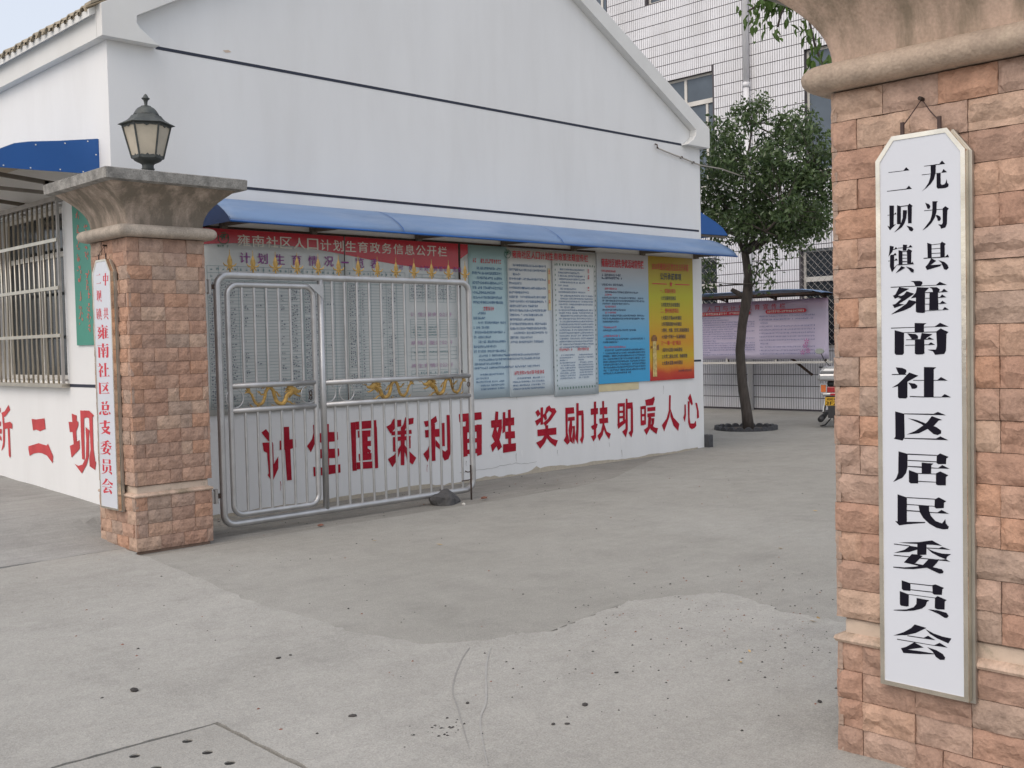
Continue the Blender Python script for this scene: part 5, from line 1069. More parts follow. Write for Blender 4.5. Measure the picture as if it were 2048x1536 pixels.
# dragons
def dragon(x0, s):
    """head at x0, body running to x0+s*0.55"""
    mb = MB(); Z = 1.14; Y = GYP
    P = lambda a, b, c=0.0: (x0+s*a, Y+c, Z+b)
    body = [P(.10, .035), P(.15, .0), P(.17, -.045), P(.20, -.07), P(.25, -.055), P(.275, .0), P(.29, .05), P(.325, .078), P(.36, .045), P(.375, -.01), P(.40, -.055), P(.445, -.065), P(.48, -.03), P(.50, .02), P(.53, .055)]
    fine = []
    for i in range(len(body)-1):
        p0 = Vector(body[max(0, i-1)]); p1 = Vector(body[i]); p2 = Vector(body[i+1]); p3 = Vector(body[min(len(body)-1, i+2)])
        for k in range(4):
            t = k/4; fine.append(tuple(0.5*((2*p1)+(p2-p0)*t+(2*p0-5*p1+4*p2-p3)*t*t+(3*p1-p0-3*p2+p3)*t**3)))
    fine.append(body[-1]); n = len(fine)
    mb.tube(fine, [0.021-0.012*i/n for i in range(n)], 7)
    for i in range(2, n-4, 2):   # dorsal spikes
        p = Vector(fine[i]); d = (Vector(fine[i+1])-Vector(fine[i-1])).normalized(); nr = Vector((-d.z, 0, d.x))*s
        mb.add([tuple(p+d*0.007), tuple(p-d*0.007), tuple(p+nr*0.028), tuple(p+Vector((0, 0.006, 0)))], [(0, 1, 2), (0, 3, 1), (1, 3, 2), (2, 3, 0)])
    # head, jaws, horn, mane
    mb.loft([[P(a, b+r*math.sin(t*math.pi/3), 0.6*r*math.cos(t*math.pi/3)) for t in range(6)] for a, b, r in ((.12, .035, .012), (.10, .05, .026), (.07, .045, .03), (.035, .03, .018), (.005, .035, .012), (-.005, .045, .004))])
    mb.tube([P(.08, .02), P(.045, -.002), P(.02, -.012), P(.0, -.004)], [.013, .009, .007, .003], 6)
    for a, b, c_, d_ in ((.10, .07, .16, .085), (.11, .06, .17, .055), (.12, .045, .175, .025), (.10, .03, .16, -.005), (.09, .02, .13, -.025), (.09, .07, .13, .09)):
        mb.tube([P(a, b), P((a+c_)/2, (b+d_)/2+.006), P(c_, d_)], [.014, .012, .003], 5)
    mb.tube([P(.0, .05), P(-.025, .065), P(-.04, .055), P(-.055, .07)], [.004, .004, .003, .002], 5)
    for bx, bz, pts in ((.17, -.045, ((.12, -.06), (.09, -.085), (.06, -.08))), (.25, -.05, ((.22, -.085), (.27, -.09), (.31, -.08))), (.29, .05, ((.25, .03), (.235, .0), (.215, .01))), (.37, .02, ((.41, .02), (.425, .045), (.45, .04))), (.42, -.065, ((.46, -.09), (.49, -.085), (.52, -.07))), (.33, .07, ((.37, .09), (.39, .075), (.41, .09)))):
        mb.tube([P(bx, bz)]+[P(*q) for q in pts], [.009, .008, .006, .002], 5)
        e = pts[-1]
        for da in (-.018, 0.0, .018): mb.tube([P(*pts[1]), P(e[0]+da*.6, e[1]+da)], [.005, .001], 4)
    for da, db in ((.03, .05), (.045, .02), (.02, .07), (-.01, .06), (.05, -.01)):
        mb.tube([P(.52, .045), P(.53+da*.6, .05+db*.6), P(.53+da*.8, .04+db)], [.009, .006, .001], 5)
    return mb
smooth_angle(dragon(5.37, -1).build('dragon_ornament', 'gold', wk), 50); smooth_angle(dragon(6.09, 1).build('dragon_ornament', 'gold', gt), 50); smooth_angle(dragon(6.77, 1).build('dragon_ornament', 'gold', gt), 50)
# hinges, bolt and lock chain
for z in (2.08, 0.33):
    MB().box((4.372, GYP-0.03, z-0.05), (4.47, GYP+0.03, z+0.05)).build('hinge', 'steel_dull', gt, bevel=0.004)
    MB().tube([(4.50, GYP, z-0.06), (4.50, GYP, z+0.06)], 0.02, 10).build('hinge_pin', 'steel_dull', gt); MB().box((4.50, GYP-0.012, z-0.02), (4.56, GYP+0.012, z+0.02)).build('hinge_strap', 'black_iron', gt)
MB().tube([(7.33, GYP-0.045, 0.33), (7.33, GYP-0.045, -0.03)], 0.009, 8).build('drop_bolt', 'black_iron', gt)
MB().tube([(7.33, GYP-0.045, 0.26), (7.28, GYP-0.05, 0.262), (7.25, GYP-0.05, 0.275)], 0.006, 6).build('bolt_handle', 'black_iron', gt)
MB().tube([(7.33, GYP-0.045, 0.18), (7.22, GYP-0.03, 0.175)], 0.006, 6).build('bolt_bracket', 'black_iron', gt)
loop_tube([(7.34+0.017*math.cos(t*math.pi/8), 1.15+0.022*math.sin(t*math.pi/8)) for t in range(16)], GYP-0.03, 0.004, 6).build('lock_ring', 'black_iron', gt)
loop_tube([(7.13+0.014*math.cos(t*math.pi/8), 1.17+0.055*math.sin(t*math.pi/8)) for t in range(16)], GYP-0.03, 0.0035, 6).build('chain_loop', 'black_iron', gt)
for dz in (0, 0.035): loop_tube([(5.44+0.012*math.cos(t*math.pi/8), 1.15-dz+0.022*math.sin(t*math.pi/8)) for t in range(16)], GYP-0.04, 0.0045, 6).build('chain_link', 'black_iron', gt)

# ================================================================ CABLE
cb = thing('cable', (11.77, 9.18, 4.2), 'thin grey cable clipped to the gable wall and running off into the tree', 'cable')
MB().tube([(11.77, 9.17, 4.16), (11.95, 9.165, 4.13), (12.15, 9.17, 4.105), (12.33, 9.17, 4.085), (12.62, 9.17, 4.04), (12.75, 9.16, 4.02), (13.6, 9.4, 4.08), (14.6, 9.7, 4.10), (16.2, 10.1, 4.25), (20.1, 11.4, 4.6)], 0.010, 6).build('line', 'cable', cb, smooth=True)
MB().tube([(11.77, 9.195, 4.215), (11.765, 9.16, 4.20), (11.755, 9.15, 4.165), (11.785, 9.16, 4.155)], 0.009, 6).build('wall_hook', 'black_iron', cb)
for x, z in ((12.33, 4.088), (12.60, 4.045)): MB().box((x-0.008, 9.16, z-0.012), (x+0.008, 9.199, z+0.016)).build('clip', 'black_iron', cb)

# ================================================================ TILED BUILDING
TX = 20.2
tb = thing('tiled_building', (TX, 13, 0), 'tall building behind the tree clad in narrow white upright tiles with blue-grey windows', 'building')
wins = [(14.16, 16.4, 4.95, 7.50), (17.19, 19.5, 8.2, 10.9), (13.75, 15.97, 9.36, 11.2), (9.6, 11.87, 4.95, 7.48), (9.6, 12.0, 1.32, 3.37), (14.12, 16.4, 1.32, 3.37), (17.3, 19.5, 4.95, 7.5), (9.6, 11.87, 9.36, 11.2)]
Y0, Y1, ZT = 5.0, 22.0, 13.0
ys_ = sorted(set([Y0, Y1]+[v for w_ in wins for v in w_[:2]])); zs_ = sorted(set([-0.1, ZT]+[v for w_ in wins for v in w_[2:]]))
mb = MB()
for i in range(len(ys_)-1):
    for j in range(len(zs_)-1):
        cy, cz = (ys_[i]+ys_[i+1])/2, (zs_[j]+zs_[j+1])/2
        if any(a < cy < b and c < cz < d for a, b, c, d in wins): continue
        mb.add([(TX, ys_[i], zs_[j]), (TX, ys_[i+1], zs_[j]), (TX, ys_[i+1], zs_[j+1]), (TX, ys_[i], zs_[j+1])], [(0, 3, 2, 1)])
for a, b, c, d in wins:
    mb.add([(TX, a, c), (TX, b, c), (TX, b, d), (TX, a, d), (TX+0.2, a, c), (TX+0.2, b, c), (TX+0.2, b, d), (TX+0.2, a, d)], [(0, 1, 5, 4), (1, 2, 6, 5), (2, 3, 7, 6), (3, 0, 4, 7)])
mb.build('wall', 'tile_joint', tb, fix=False)
MB().box((TX+0.6, Y0, -0.1), (TX+8, Y1, ZT)).build('building_core', 'tile_joint', tb)
mb = MB(); pw, phh = 0.0575, 0.245
nyy = int((Y1-7.5)/pw); nzz = int(11.6/phh)
for i in range(nyy):
    ya = 7.5+i*pw+0.0065; yb = ya+pw-0.013
    for j in range(nzz):
        za = 0.03+j*phh+0.008; zb_ = za+phh-0.016; a1_, b1_, c1_, d1_ = ya, yb, za, zb_; skip = False
        for a, b, c, d in wins:
            if a1_ < b and b1_ > a and c1_ < d and d1_ > c:
                if a1_ >= a-0.03 and b1_ <= b+0.03:
                    if c1_ < c: d1_ = min(d1_, c)
                    elif d1_ > d: c1_ = max(c1_, d)
                    else: skip = True
                else: skip = True
        if skip or d1_-c1_ < 0.02: continue
        xf = TX-0.010+rng.uniform(-0.0015, 0.0015)
        mb.add([(xf, a1_, c1_), (xf, b1_, c1_), (xf, b1_, d1_), (xf, a1_, d1_), (TX, a1_, c1_), (TX, b1_, c1_), (TX, b1_, d1_), (TX, a1_, d1_)], [(0, 3, 2, 1), (0, 4, 7, 3), (1, 2, 6, 5)])
tag(mb.build('wall_tiles', 'tile_white', tb, fix=False), kind='stuff')
for (a, b, c, d) in wins:
    x0_, x1_ = TX+0.10, TX+0.15; f = 0.05
    fr = MB().frame([(a, c), (b, c), (b, d), (a, d)], [(a+f, c+f), (b-f, c+f), (b-f, d-f), (a+f, d-f)], 'x', x0_, x1_)
    wn = fr.build('window', 'win_frame', tb)
    zt_ = d-0.62; low = c < 2
    MB().box((x0_-0.02, a+f, zt_-0.05), (x1_, b-f, zt_+0.05)).build('transom', 'win_frame', wn)
    ym = (a+b)/2 if a > 15 else a+0.80
    for yy in (ym,): MB().box((x0_, yy-0.035, zt_+0.05), (x1_, yy+0.035, d-f)).build('mullion', 'win_frame', wn)
    for yy in (a+0.22 if not low else a+0.5, (a+b)/2+0.2): MB().box((x0_, yy-0.03, c+f), (x1_, yy+0.03, zt_-0.05)).build('mullion', 'win_frame', wn)
    gm = 'glass_dark' if low else 'glass'
    MB().box((TX+0.120, a+f, c+f), (TX+0.126, b-f, zt_-0.05)).build('pane', gm, wn); MB().box((TX+0.120, a+f, zt_+0.05), (TX+0.126, b-f, d-f)).build('pane', gm, wn)
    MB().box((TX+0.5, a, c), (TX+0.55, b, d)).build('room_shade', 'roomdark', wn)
# diamond mesh over the ground floor windows
for (a, b, c, d) in (wins[4], wins[5]):
    mb = MB(); st = 0.15; L_ = d-c
    k = -int(L_/st)-1
    while a+k*st < b:
        for s in (1, -1):
            pts = []
            u0 = a+k*st; 
            p = (u0, c) if s == 1 else (u0+L_, c); q = (u0+L_, d) if s == 1 else (u0, d)
            # clip in y
            def cl(p, q):
                (y0_, z0_), (y1_, z1_) = p, q
                t0, t1 = 0.0, 1.0; dy = y1_-y0_
                ta, tb_ = (a-y0_)/dy, (b-y0_)/dy
                if ta > tb_: ta, tb_ = tb_, ta
                t0, t1 = max(t0, ta), min(t1, tb_)
                if t0 >= t1: return None
                return (y0_+dy*t0, z0_+(z1_-z0_)*t0), (y0_+dy*t1, z0_+(z1_-z0_)*t1)
            r_ = cl(p, q)
            if r_: mb.tube([(TX-0.03+0.004*s, r_[0][0], r_[0][1]), (TX-0.03+0.004*s, r_[1][0], r_[1][1])], 0.0032, 4, False)
        k += 1
    tag(mb.build('window_mesh', 'steel_dull', tb, fix=False), kind='stuff')
dp = thing('drainpipe', (TX-0.09, 13.2, 0), 'white plastic drainpipe running down the tiled wall behind the tree', 'drainpipe')
MB().tube([(TX-0.09, 13.22, 0.0), (TX-0.09, 13.22, 7.0)], 0.062, 12).build('lower_pipe', 'pvc', dp, smooth=True); MB().tube([(TX-0.09, 13.22, 7.0), (TX-0.09, 13.22, 13)], 0.066, 12).build('upper_pipe', 'pvc', dp, smooth=True)
for z in (1.6, 3.9, 7.0, 9.4): MB().tube([(TX-0.09, 13.22, z-0.05), (TX-0.09, 13.22, z+0.05)], 0.076, 12).build('collar', 'pvc', dp, smooth=True)

# ================================================================ FAR BANNER STAND
bs = thing('banner_stand', (19.3, 12.4, 0), 'display stand with a lilac printed banner under a blue canopy before the tiled wall', 'display stand')
sheet('banner', 'x', 14.6, 10.87, 1.115, 2.315, 19.27, 'banner', bs, 0.004, 30, 10, 0.03)
for i, ch in enumerate('人口与计划生育宣传栏'):
    ya = 13.70-i*0.197; text('heading_character', ch, 'x', ya, ya-0.125, 2.135, 2.245, 19.232, 'ink_redp', bs, 0.012)
for ya, yb in ((14.3, 12.62), (12.27, 11.32)):
    pts = [(ya-0.03, 2.045), (yb+0.03, 2.045), (yb, 2.085), (yb+0.03, 2.125), (ya-0.03, 2.125), (ya, 2.085)]
    MB().add([(19.238, y, z) for y, z in pts], [tuple(range(6))]).build('red_heading', 'ink_redp', bs, fix=False)
    mb = MB(); marks(mb, ya-0.05, yb+0.05, 2.062, 0.046, 0.042, 19.2345, rg, 0.97, 'x'); mb.build('heading_print', 'ink_white', bs, fix=False)
mb = MB()
for i in range(17): marks(mb, 14.3, 12.52-(0 if rg.random() < 0.7 else -rg.uniform(0.3, 1.2)), 1.98-i*0.0485, 0.028, 0.03, 19.2375, rg, 0.97, 'x')
for i in range(12):
    if i in (2, 8): marks(mb, 12.4, 12.2, 1.98-i*0.07, 0.03, 0.032, 19.2375, rg, 0.97, 'x'); continue
    marks(mb, 12.42, 11.12, 1.98-i*0.07, 0.03, 0.032, 19.2375, rg, 0.97, 'x')
M['ink_lilacblue'] = mat('faded_blue_print', (0.12, 0.14, 0.30), 0.5)
tag(mb.build('small_print', 'ink_lilacblue', bs, fix=False), kind='stuff')
M['ink_flower'] = mat('faint_magenta_print', (0.46, 0.16, 0.36), 0.5)
mb = MB()
for cy, cz in ((11.36, 1.38), (11.30, 1.28), (11.42, 1.25), (11.33, 1.47)):
    for k in range(5): a = k*1.256; mb.add([(19.236-0.0003*k, cy, cz), (19.236-0.0003*k, cy+0.05*math.cos(a), cz+0.05*math.sin(a)), (19.236-0.0003*k, cy+0.06*math.cos(a+0.6), cz+0.06*math.sin(a+0.6))], [(0, 1, 2)])
mb.build('flower_print', 'ink_flower', bs, fix=False)
# canopy: shallow curved blue sheet on a dark frame
mb = MB(); cp = [(19.75, 2.42), (19.6, 2.45), (19.35, 2.48), (19.05, 2.505), (18.85, 2.51), (18.75, 2.50)]
yy_ = [15.5, 14, 12.6, 11.6, 11.15, 10.9, 10.7]; dz_ = [0, 0, 0, 0, -0.02, -0.05, -0.10]
for y, dz in zip(yy_, dz_):
    for x, z in cp: mb.v.append((x, y, z+dz))
for i in range(len(yy_)-1):
    for k in range(5): a = i*6+k; mb.f.append((a, a+1, a+7, a+6))
o = mb.build('canopy_sheet', 'blue_sheet', bs, smooth=True, fix=False); md = o.modifiers.new('s', 'SOLIDIFY'); md.thickness = 0.008
for x in (18.82, 19.3, 19.7): MB().bar((x, 15.4, 2.43), (x, 10.75, 2.40), 0.045).build('canopy_beam', 'black_iron', bs)
for y in (13.25, 12.07, 10.95, 14.5): MB().bar((19.32, y, 2.40), (19.32, y, 1.03), 0.04).build('upright', 'black_iron', bs); MB().bar((19.32, y, 2.33), (18.85, y, 2.43), 0.03).build('brace', 'black_iron', bs)
MB().bar((19.30, 15.4, 1.03), (19.30, 10.80, 1.05), 0.045).build('bottom_rail', 'win_frame', bs)
for y in (14.55, 13.26, 12.07, 10.9): MB().bar((19.30, y, 1.04), (19.30, y, 1.14), 0.035).build('rail_stub', 'win_frame', bs)
for y in (14.9, 10.72): MB().bar((19.32, y, 2.4), (19.32, y, -0.02), 0.05).build('leg', 'steel_dull', bs)
MB().bar((19.35, 11.75, 1.13), (19.6, 11.42, 0.78), 0.05).build('diagonal_strut', 'black_iron', bs)
MB().bar((19.0, 14.6, 2.16), (19.0, 14.58, 2.14), 0.02)

# ================================================================ TREES
def leafcloud(mb, cen, rad, n, size, rs, flat=0.8, droop=0.3, asp=0.45):
    for _ in range(n):
        d = Vector((rs.gauss(0, 1), rs.gauss(0, 1), rs.gauss(0, flat))).normalized()*rad*rs.uniform(0.25, 1)**0.6
        p = Vector(cen)+d; s = size*rs.uniform(0.6, 1.25)
        ax = Vector((rs.uniform(-1, 1), rs.uniform(-1, 1), rs.uniform(-1, 0.4)-droop)).normalized()
        sd_ = ax.cross(Vector((rs.uniform(-1, 1), rs.uniform(-1, 1), rs.uniform(0.2, 1)))).normalized(); up = sd_.cross(ax)
        q = [p, p+ax*s*0.5+sd_*s*asp*0.5+up*s*0.06, p+ax*s, p+ax*s*0.5-sd_*s*asp*0.5+up*s*0.06]
        mb.add(q, [(0, 1, 2), (0, 2, 3)])
tr = thing('camphor_tree', (15.6, 10.31, 0), 'slender evergreen tree with a dark leafy crown standing beside the white building', 'tree')
rs = random.Random(14)
trunk = [(15.6, 10.30, -0.05), (15.6, 10.34, 0.3), (15.6, 10.42, 0.8), (15.6, 10.455, 1.35), (15.6, 10.40, 1.8), (15.6, 10.29, 2.28), (15.6, 10.27, 2.6), (15.6, 10.33, 3.0)]
MB().tube(trunk, [0.105, 0.088, 0.082, 0.078, 0.076, 0.088, 0.07, 0.062], 12).build('trunk', 'bark', tr, smooth=True)
MB().tube([(15.6, 10.30, 2.22), (15.58, 10.45, 2.31), (15.57, 10.58, 2.38)], [0.06, 0.045, 0.036], 8).build('branch_stub', 'bark', tr, smooth=True)
MB().lathe(0, 0, [(0.034, 0), (0.034, 0.006)], 10).build('cut_end', 'cutwood', tr).matrix_local = Matrix.Translation((-0.03+0, 0.283, 2.384)) @ Matrix.Rotation(R(-60), 4, 'X')
limbs = [[(15.6, 10.33, 2.97), (15.62, 10.48, 3.25), (15.65, 10.62, 3.6), (15.6, 10.85, 4.1), (15.5, 11.0, 4.5)], [(15.6, 10.33, 2.97), (15.58, 10.27, 3.4), (15.5, 10.25, 3.9), (15.5, 10.2, 4.5), (15.55, 10.1, 5.1)],
         [(15.6, 10.33, 2.97), (15.7, 10.05, 3.12), (15.8, 9.75, 3.4), (15.8, 9.45, 3.8), (15.9, 9.2, 4.3)], [(15.6, 10.3, 3.0), (15.35, 9.95, 3.1), (15.1, 9.6, 3.25), (15.0, 9.2, 3.5)],
         [(15.6, 10.3, 3.0), (16.1, 10.4, 3.4), (16.4, 10.4, 4.0), (16.4, 10.3, 4.6)], [(15.6, 10.3, 2.3), (15.5, 10.1, 2.45), (15.4, 9.95, 2.75), (15.35, 9.9, 2.95)], [(15.6, 10.45, 3.3), (15.4, 10.9, 3.5), (15.3, 11.2, 3.8)]]
tips = []
for lb in limbs:
    th = 0.045 if lb[0][2] > 2.5 else 0.018
    MB().tube(lb, [th*(1-0.75*i/(len(lb)-1)) for i in range(len(lb))], 8).build('branch', 'bark', tr, smooth=True); 
mbw = MB(); mbl = MB()
def crown_tip(p, q, r0):
    p = Vector(p); q = Vector(q); m_ = p.lerp(q, 0.5)+Vector((rs.uniform(-.08, .08), rs.uniform(-.08, .08), rs.uniform(-.02, .1)))
    mbw.tube([p, m_, q], [r0, r0*0.6, r0*0.25], 5, False)
cents = []
for _ in range(160):
    # clumps through an ellipsoid crown, denser outside, uneven rim
    while True:
        a = Vector((rs.uniform(-1, 1), rs.uniform(-1, 1), rs.uniform(-1, 1)))
        if 0.16 < a.length < 1: break
    k = 1+0.34*noise.noise(a*2.1+Vector((4, 2, 9)))
    c = Vector((15.65+a.x*1.25*k, 9.98+a.y*1.42*k, 4.12+a.z*1.12*k))
    if c.z < 3.1 and abs(c.y-10.25) < 0.55 and rs.random() < 0.8: continue
    if c.z < 3.35 and rs.random() < 0.45: continue
    cents.append(c)
for c in ((15.55, 10.1, 5.25), (15.6, 10.05, 5.45), (15.6, 9.98, 5.35), (15.5, 10.35, 5.2), (15.4, 9.5, 3.05), (15.3, 9.85, 2.9), (15.3, 9.7, 2.75), (15.4, 9.95, 2.6), (15.3, 10.9, 3.05), (15.2, 11.0, 2.75), (15.2, 10.95, 2.55), (15.3, 10.75, 2.8), (15.1, 9.3, 3.0), (15.2, 9.1, 3.1), (15.2, 8.95, 3.35), (15.3, 8.8, 3.5), (15.5, 8.75, 4.0), (15.3, 10.85, 2.45), (15.45, 9.85, 2.5), (15.4, 9.2, 3.25), (15.5, 8.9, 3.3), (15.6, 9.4, 3.3), (15.3, 9.0, 3.15), (15.7, 9.7, 3.4), (15.6, 9.1, 3.5), (15.4, 8.7, 3.35)): cents.append(Vector(c))
allp = [Vector(p) for lb in limbs for p in lb[1:]]
for c in cents:
    nr = min(allp, key=lambda p: (p-c).length); crown_tip(nr, c, 0.012)
    leafcloud(mbl, c, rs.uniform(0.2, 0.33), rs.randint(70, 115) if c.z > 3.2 else 42, 0.098, rs)
tag(mbw.build('twigs', 'bark', tr, fix=False), kind='stuff'); tag(mbl.build('crown', 'leaf', tr, fix=False), kind='stuff')
# another, further tree-green patch behind the corner awning
# ring of edging tiles round the trunk
es = None
for k in range(22):
    a = 2*math.pi*k/22+0.1; cx, cy = 15.72+0.50*math.cos(a), 10.44+0.50*math.sin(a)
    if es is None:
        mb = MB(); n = 8; prof_ = [(0.075*math.cos(math.pi*i/n), 0.085*math.sin(math.pi*i/n)) for i in range(n+1)]+[]
        mb.prism([(u, v-0.01) for u, v in prof_], 'x', -0.03, 0.03); es = mb.build('edging_tile', 'edge_stone', bevel=0.004); o = es
    else: o = es.copy(); COL.objects.link(o)
    o.location = (cx, cy, -0.002); o.rotation_euler = (rs.uniform(-.12, .12), rs.uniform(-.1, .1), a+rs.uniform(-.15, .15))
    tag(o, 'dark half-round edging tile standing in the ring around the tree trunk', 'edging tile', 'edging tiles ringing the tree')
mb = MB().lathe(15.72, 10.44, [(0.48, 0.004), (0.3, 0.022), (0.1, 0.03)], 20); tag(mb.build('soil', 'soil', smooth=True), 'patch of soil inside the edging ring', kind='stuff')

# tree overhanging behind the near pillar
t2 = thing('broadleaf_tree', (7.6, 1.9, 0), 'tree behind the near pillar whose fresh green leaves hang in beside its capital', 'tree')
MB().tube([(7.6, 1.9, -0.05), (7.55, 1.95, 1.2), (7.4, 2.0, 2.6), (7.1, 2.2, 3.8), (6.8, 2.4, 4.6), (6.9, 2.3, 6)], [0.13, 0.11, 0.1, 0.08, 0.06, 0.03], 10).build('trunk', 'bark', t2, smooth=True)
def W(x, y, w_):
    pass
brs = [[(7.1, 2.2, 3.9), (6.235, 2.717, 4.03), (5.923, 3.016, 3.928), (5.726, 3.193, 3.70), (5.58, 3.33, 3.56), (5.47, 3.43, 3.50), (5.38, 3.52, 3.42)], [(5.726, 3.193, 3.70), (5.62, 3.29, 3.45), (5.65, 3.25, 3.22), (5.68, 3.20, 3.05)], [(5.58, 3.33, 3.56), (5.52, 3.39, 3.40), (5.50, 3.40, 3.33)]]
for b_ in brs: MB().tube(b_, [0.022*(1-0.75*i/(len(b_)-1)) for i in range(len(b_))] if len(b_) > 4 else [0.007]*len(b_), 6).build('branch', 'bark', t2, smooth=True)
lf = MB(); L0 = 0.062
lf.add([(0, 0, 0), (L0*.28, L0*.2, .006), (L0*.6, L0*.2, .002), (L0, 0, -.012), (L0*.6, -L0*.2, .002), (L0*.28, -L0*.2, .006), (L0*.5, 0, -.006)], [(0, 1, 6), (1, 2, 6), (2, 3, 6), (3, 4, 6), (4, 5, 6), (5, 0, 6)])
leaf0 = lf.build('leaf', 'leaf_big', None, fix=False); leaf0.parent = t2; first = True
def put_leaf(p, rs):
    global first
    o = leaf0 if first else leaf0.copy()
    if not first: COL.objects.link(o)
    first = False
    o.parent = t2; o.location = Vector(p)-LOC[t2.name]; s = rs.uniform(0.7, 1.2); o.scale = (s, s, s)
    o.rotation_euler = (rs.uniform(-0.8, 0.8), rs.uniform(0.4, 1.5), rs.uniform(0, 6.28))
def near_path(pts, n, spread, rs):
    for _ in range(n):
        i = rs.randrange(len(pts)-1); p = Vector(pts[i]).lerp(Vector(pts[i+1]), rs.random())+Vector((rs.gauss(0, spread), rs.gauss(0, spread), rs.gauss(0, spread*1.1)-0.01)); put_leaf(p, rs)
near_path(brs[0][3:], 190, 0.06, rs); near_path(brs[0][1:4], 50, 0.08, rs); near_path(brs[1], 90, 0.042, rs); near_path(brs[2], 22, 0.035, rs)
mb = MB(); rs2 = random.Random(8)
for c in ((7.0, 2.2, 4.6), (6.7, 2.0, 5.0), (7.3, 1.6, 4.8), (6.9, 2.6, 5.2), (7.5, 2.2, 5.6), (6.5, 2.3, 4.5), (7.2, 2.0, 6.1)): leafcloud(mb, c, 0.6, 330, 0.1, rs2)
tag(mb.build('crown', 'leaf_big', t2, fix=False), kind='stuff')

# ================================================================ SCOOTER
ms = thing('motor_scooter', (16.62, 9.24, 0), 'silver motor scooter seen from behind, half hidden by the near pillar', 'scooter')
M['silver'] = mat('silver_plastic', (0.46, 0.47, 0.48), 0.25, 0.5, spec=0.6); M['tail_red'] = mat('red_lens', (0.4, 0.01, 0.015), 0.2, spec=0.8); M['orange_lens'] = mat('orange_lens', (0.7, 0.16, 0.02), 0.25, spec=0.8)
M['plate_yellow'] = mat('yellow_plate', (0.62, 0.36, 0.02), 0.45); M['rubber'] = mat('black_rubber', (0.02, 0.02, 0.02), 0.8); M['plastic'] = mat('black_plastic', (0.03, 0.03, 0.032), 0.5); M['mirror'] = mat('mirror_glass', (0.5, 0.55, 0.5), 0.05, 1.0)
X0, YC = 16.62, 9.24
def rb(x0, x1, y0, y1, z0, z1, name, m, par=ms, bev=0.02, taper=0.0):
    r = [[(x0, y0, z0), (x1, y0, z0), (x1, y1, z0), (x0, y1, z0)], [(x0+taper*.5, y0+taper, z1), (x1-taper, y0+taper, z1), (x1-taper, y1-taper, z1), (x0+taper*.5, y1-taper, z1)]]
    return MB().loft(r).build(name, m, par, bevel=bev)
def disc(x, y, z, r, wd, name, m, par=ms, n=24, inner=0.0):
    mb = MB().loft([[(x+q*math.cos(t*2*math.pi/n), y+o_, z+q*math.sin(t*2*math.pi/n)) for t in range(n)] for q, o_ in ((r*0.8, -wd/2), (r*0.97, -wd/3), (r, 0), (r*0.97, wd/3), (r*0.8, wd/2))])
    return mb.build(name, m, par, smooth=False)
for x in (16.95, 18.15):
    wh = disc(x, YC, 0.235, 0.235, 0.11, 'wheel', 'rubber'); disc(x, YC, 0.235, 0.14, 0.13, 'rim', 'silver', wh)
rb(16.60, 17.02, YC-.30, YC+.30, 0.80, 0.93, 'trunk_box', 'silver', bev=0.04); rb(16.61, 17.0, YC-.285, YC+.285, 0.93, 1.05, 'trunk_lid', 'silver', bev=0.045, taper=0.07)
MB().box((16.585, YC-.02, 0.90), (16.60, YC+.02, 0.935)).build('lock', 'plastic', ms)
rb(16.75, 17.75, YC-.15, YC+.15, 0.70, 0.80, 'seat', 'plastic', bev=0.03); rb(16.72, 17.5, YC-.19, YC+.19, 0.42, 0.70, 'body', 'silver', bev=0.05, taper=0.03)
rb(17.5, 17.95, YC-.16, YC+.16, 0.22, 0.30, 'footboard', 'plastic'); rb(17.92, 18.02, YC-.22, YC+.22, 0.28, 0.92, 'leg_shield', 'silver', bev=0.03)
rb(16.69, 16.76, YC-.17, YC+.17, 0.60, 0.70, 'tail_light', 'tail_red', bev=0.012)
for s in (-1, 1):
    rb(16.67, 16.74, YC+s*.21-.05, YC+s*.21+.05, 0.60, 0.745, 'turn_signal', 'orange_lens', bev=0.015)
    MB().frame([(YC+s*.21-.058, .59), (YC+s*.21+.058, .59), (YC+s*.21+.058, .755), (YC+s*.21-.058, .755)], [(YC+s*.21-.04, .61), (YC+s*.21+.04, .61), (YC+s*.21+.04, .735), (YC+s*.21-.04, .735)], 'x', 16.662, 16.68).build('signal_bezel', 'silver', ms)
    MB().tube([(18.0, YC+s*.16, 1.02), (17.98, YC+s*.25, 1.12), (17.95, YC+s*.30, 1.24)], 0.008, 6).build('mirror_stem', 'plastic', ms)
    o = MB().loft([[(17.95+dx, YC+s*.33+0.085*q*math.cos(t*math.pi/8), 1.29+0.055*q*math.sin(t*math.pi/8)) for t in range(16)] for dx, q in ((0, .9), (.01, 1), (.04, .8), (.055, .3))]).build('mirror', 'silver', ms); MB().loft([[(17.949+dx, YC+s*.33+0.072*math.cos(t*math.pi/8), 1.29+0.044*math.sin(t*math.pi/8)) for t in range(16)] for dx in (-0.003, 0)]).build('mirror_glass', 'mirror', o)
    MB().tube([(18.02, YC+s*.12, .98), (17.95, YC+s*.34, 1.0)], 0.017, 8).build('handlebar', 'plastic', ms)
rb(16.66, 16.86, YC-.24, YC+.24, 0.545, 0.60, 'bumper_trim', 'silver', bev=0.02); MB().box((16.655, YC-.10, 0.555), (16.662, YC+.10, 0.59)).build('reflector', 'tail_red', ms)
rb(16.68, 16.72, YC-.18, YC+.18, 0.40, 0.545, 'plate_holder', 'plastic', bev=0.01)
MB().box((16.655, YC-.115+.07, 0.385), (16.66, YC+.115+.07, 0.525)).build('licence_plate', 'plate_yellow', ms)
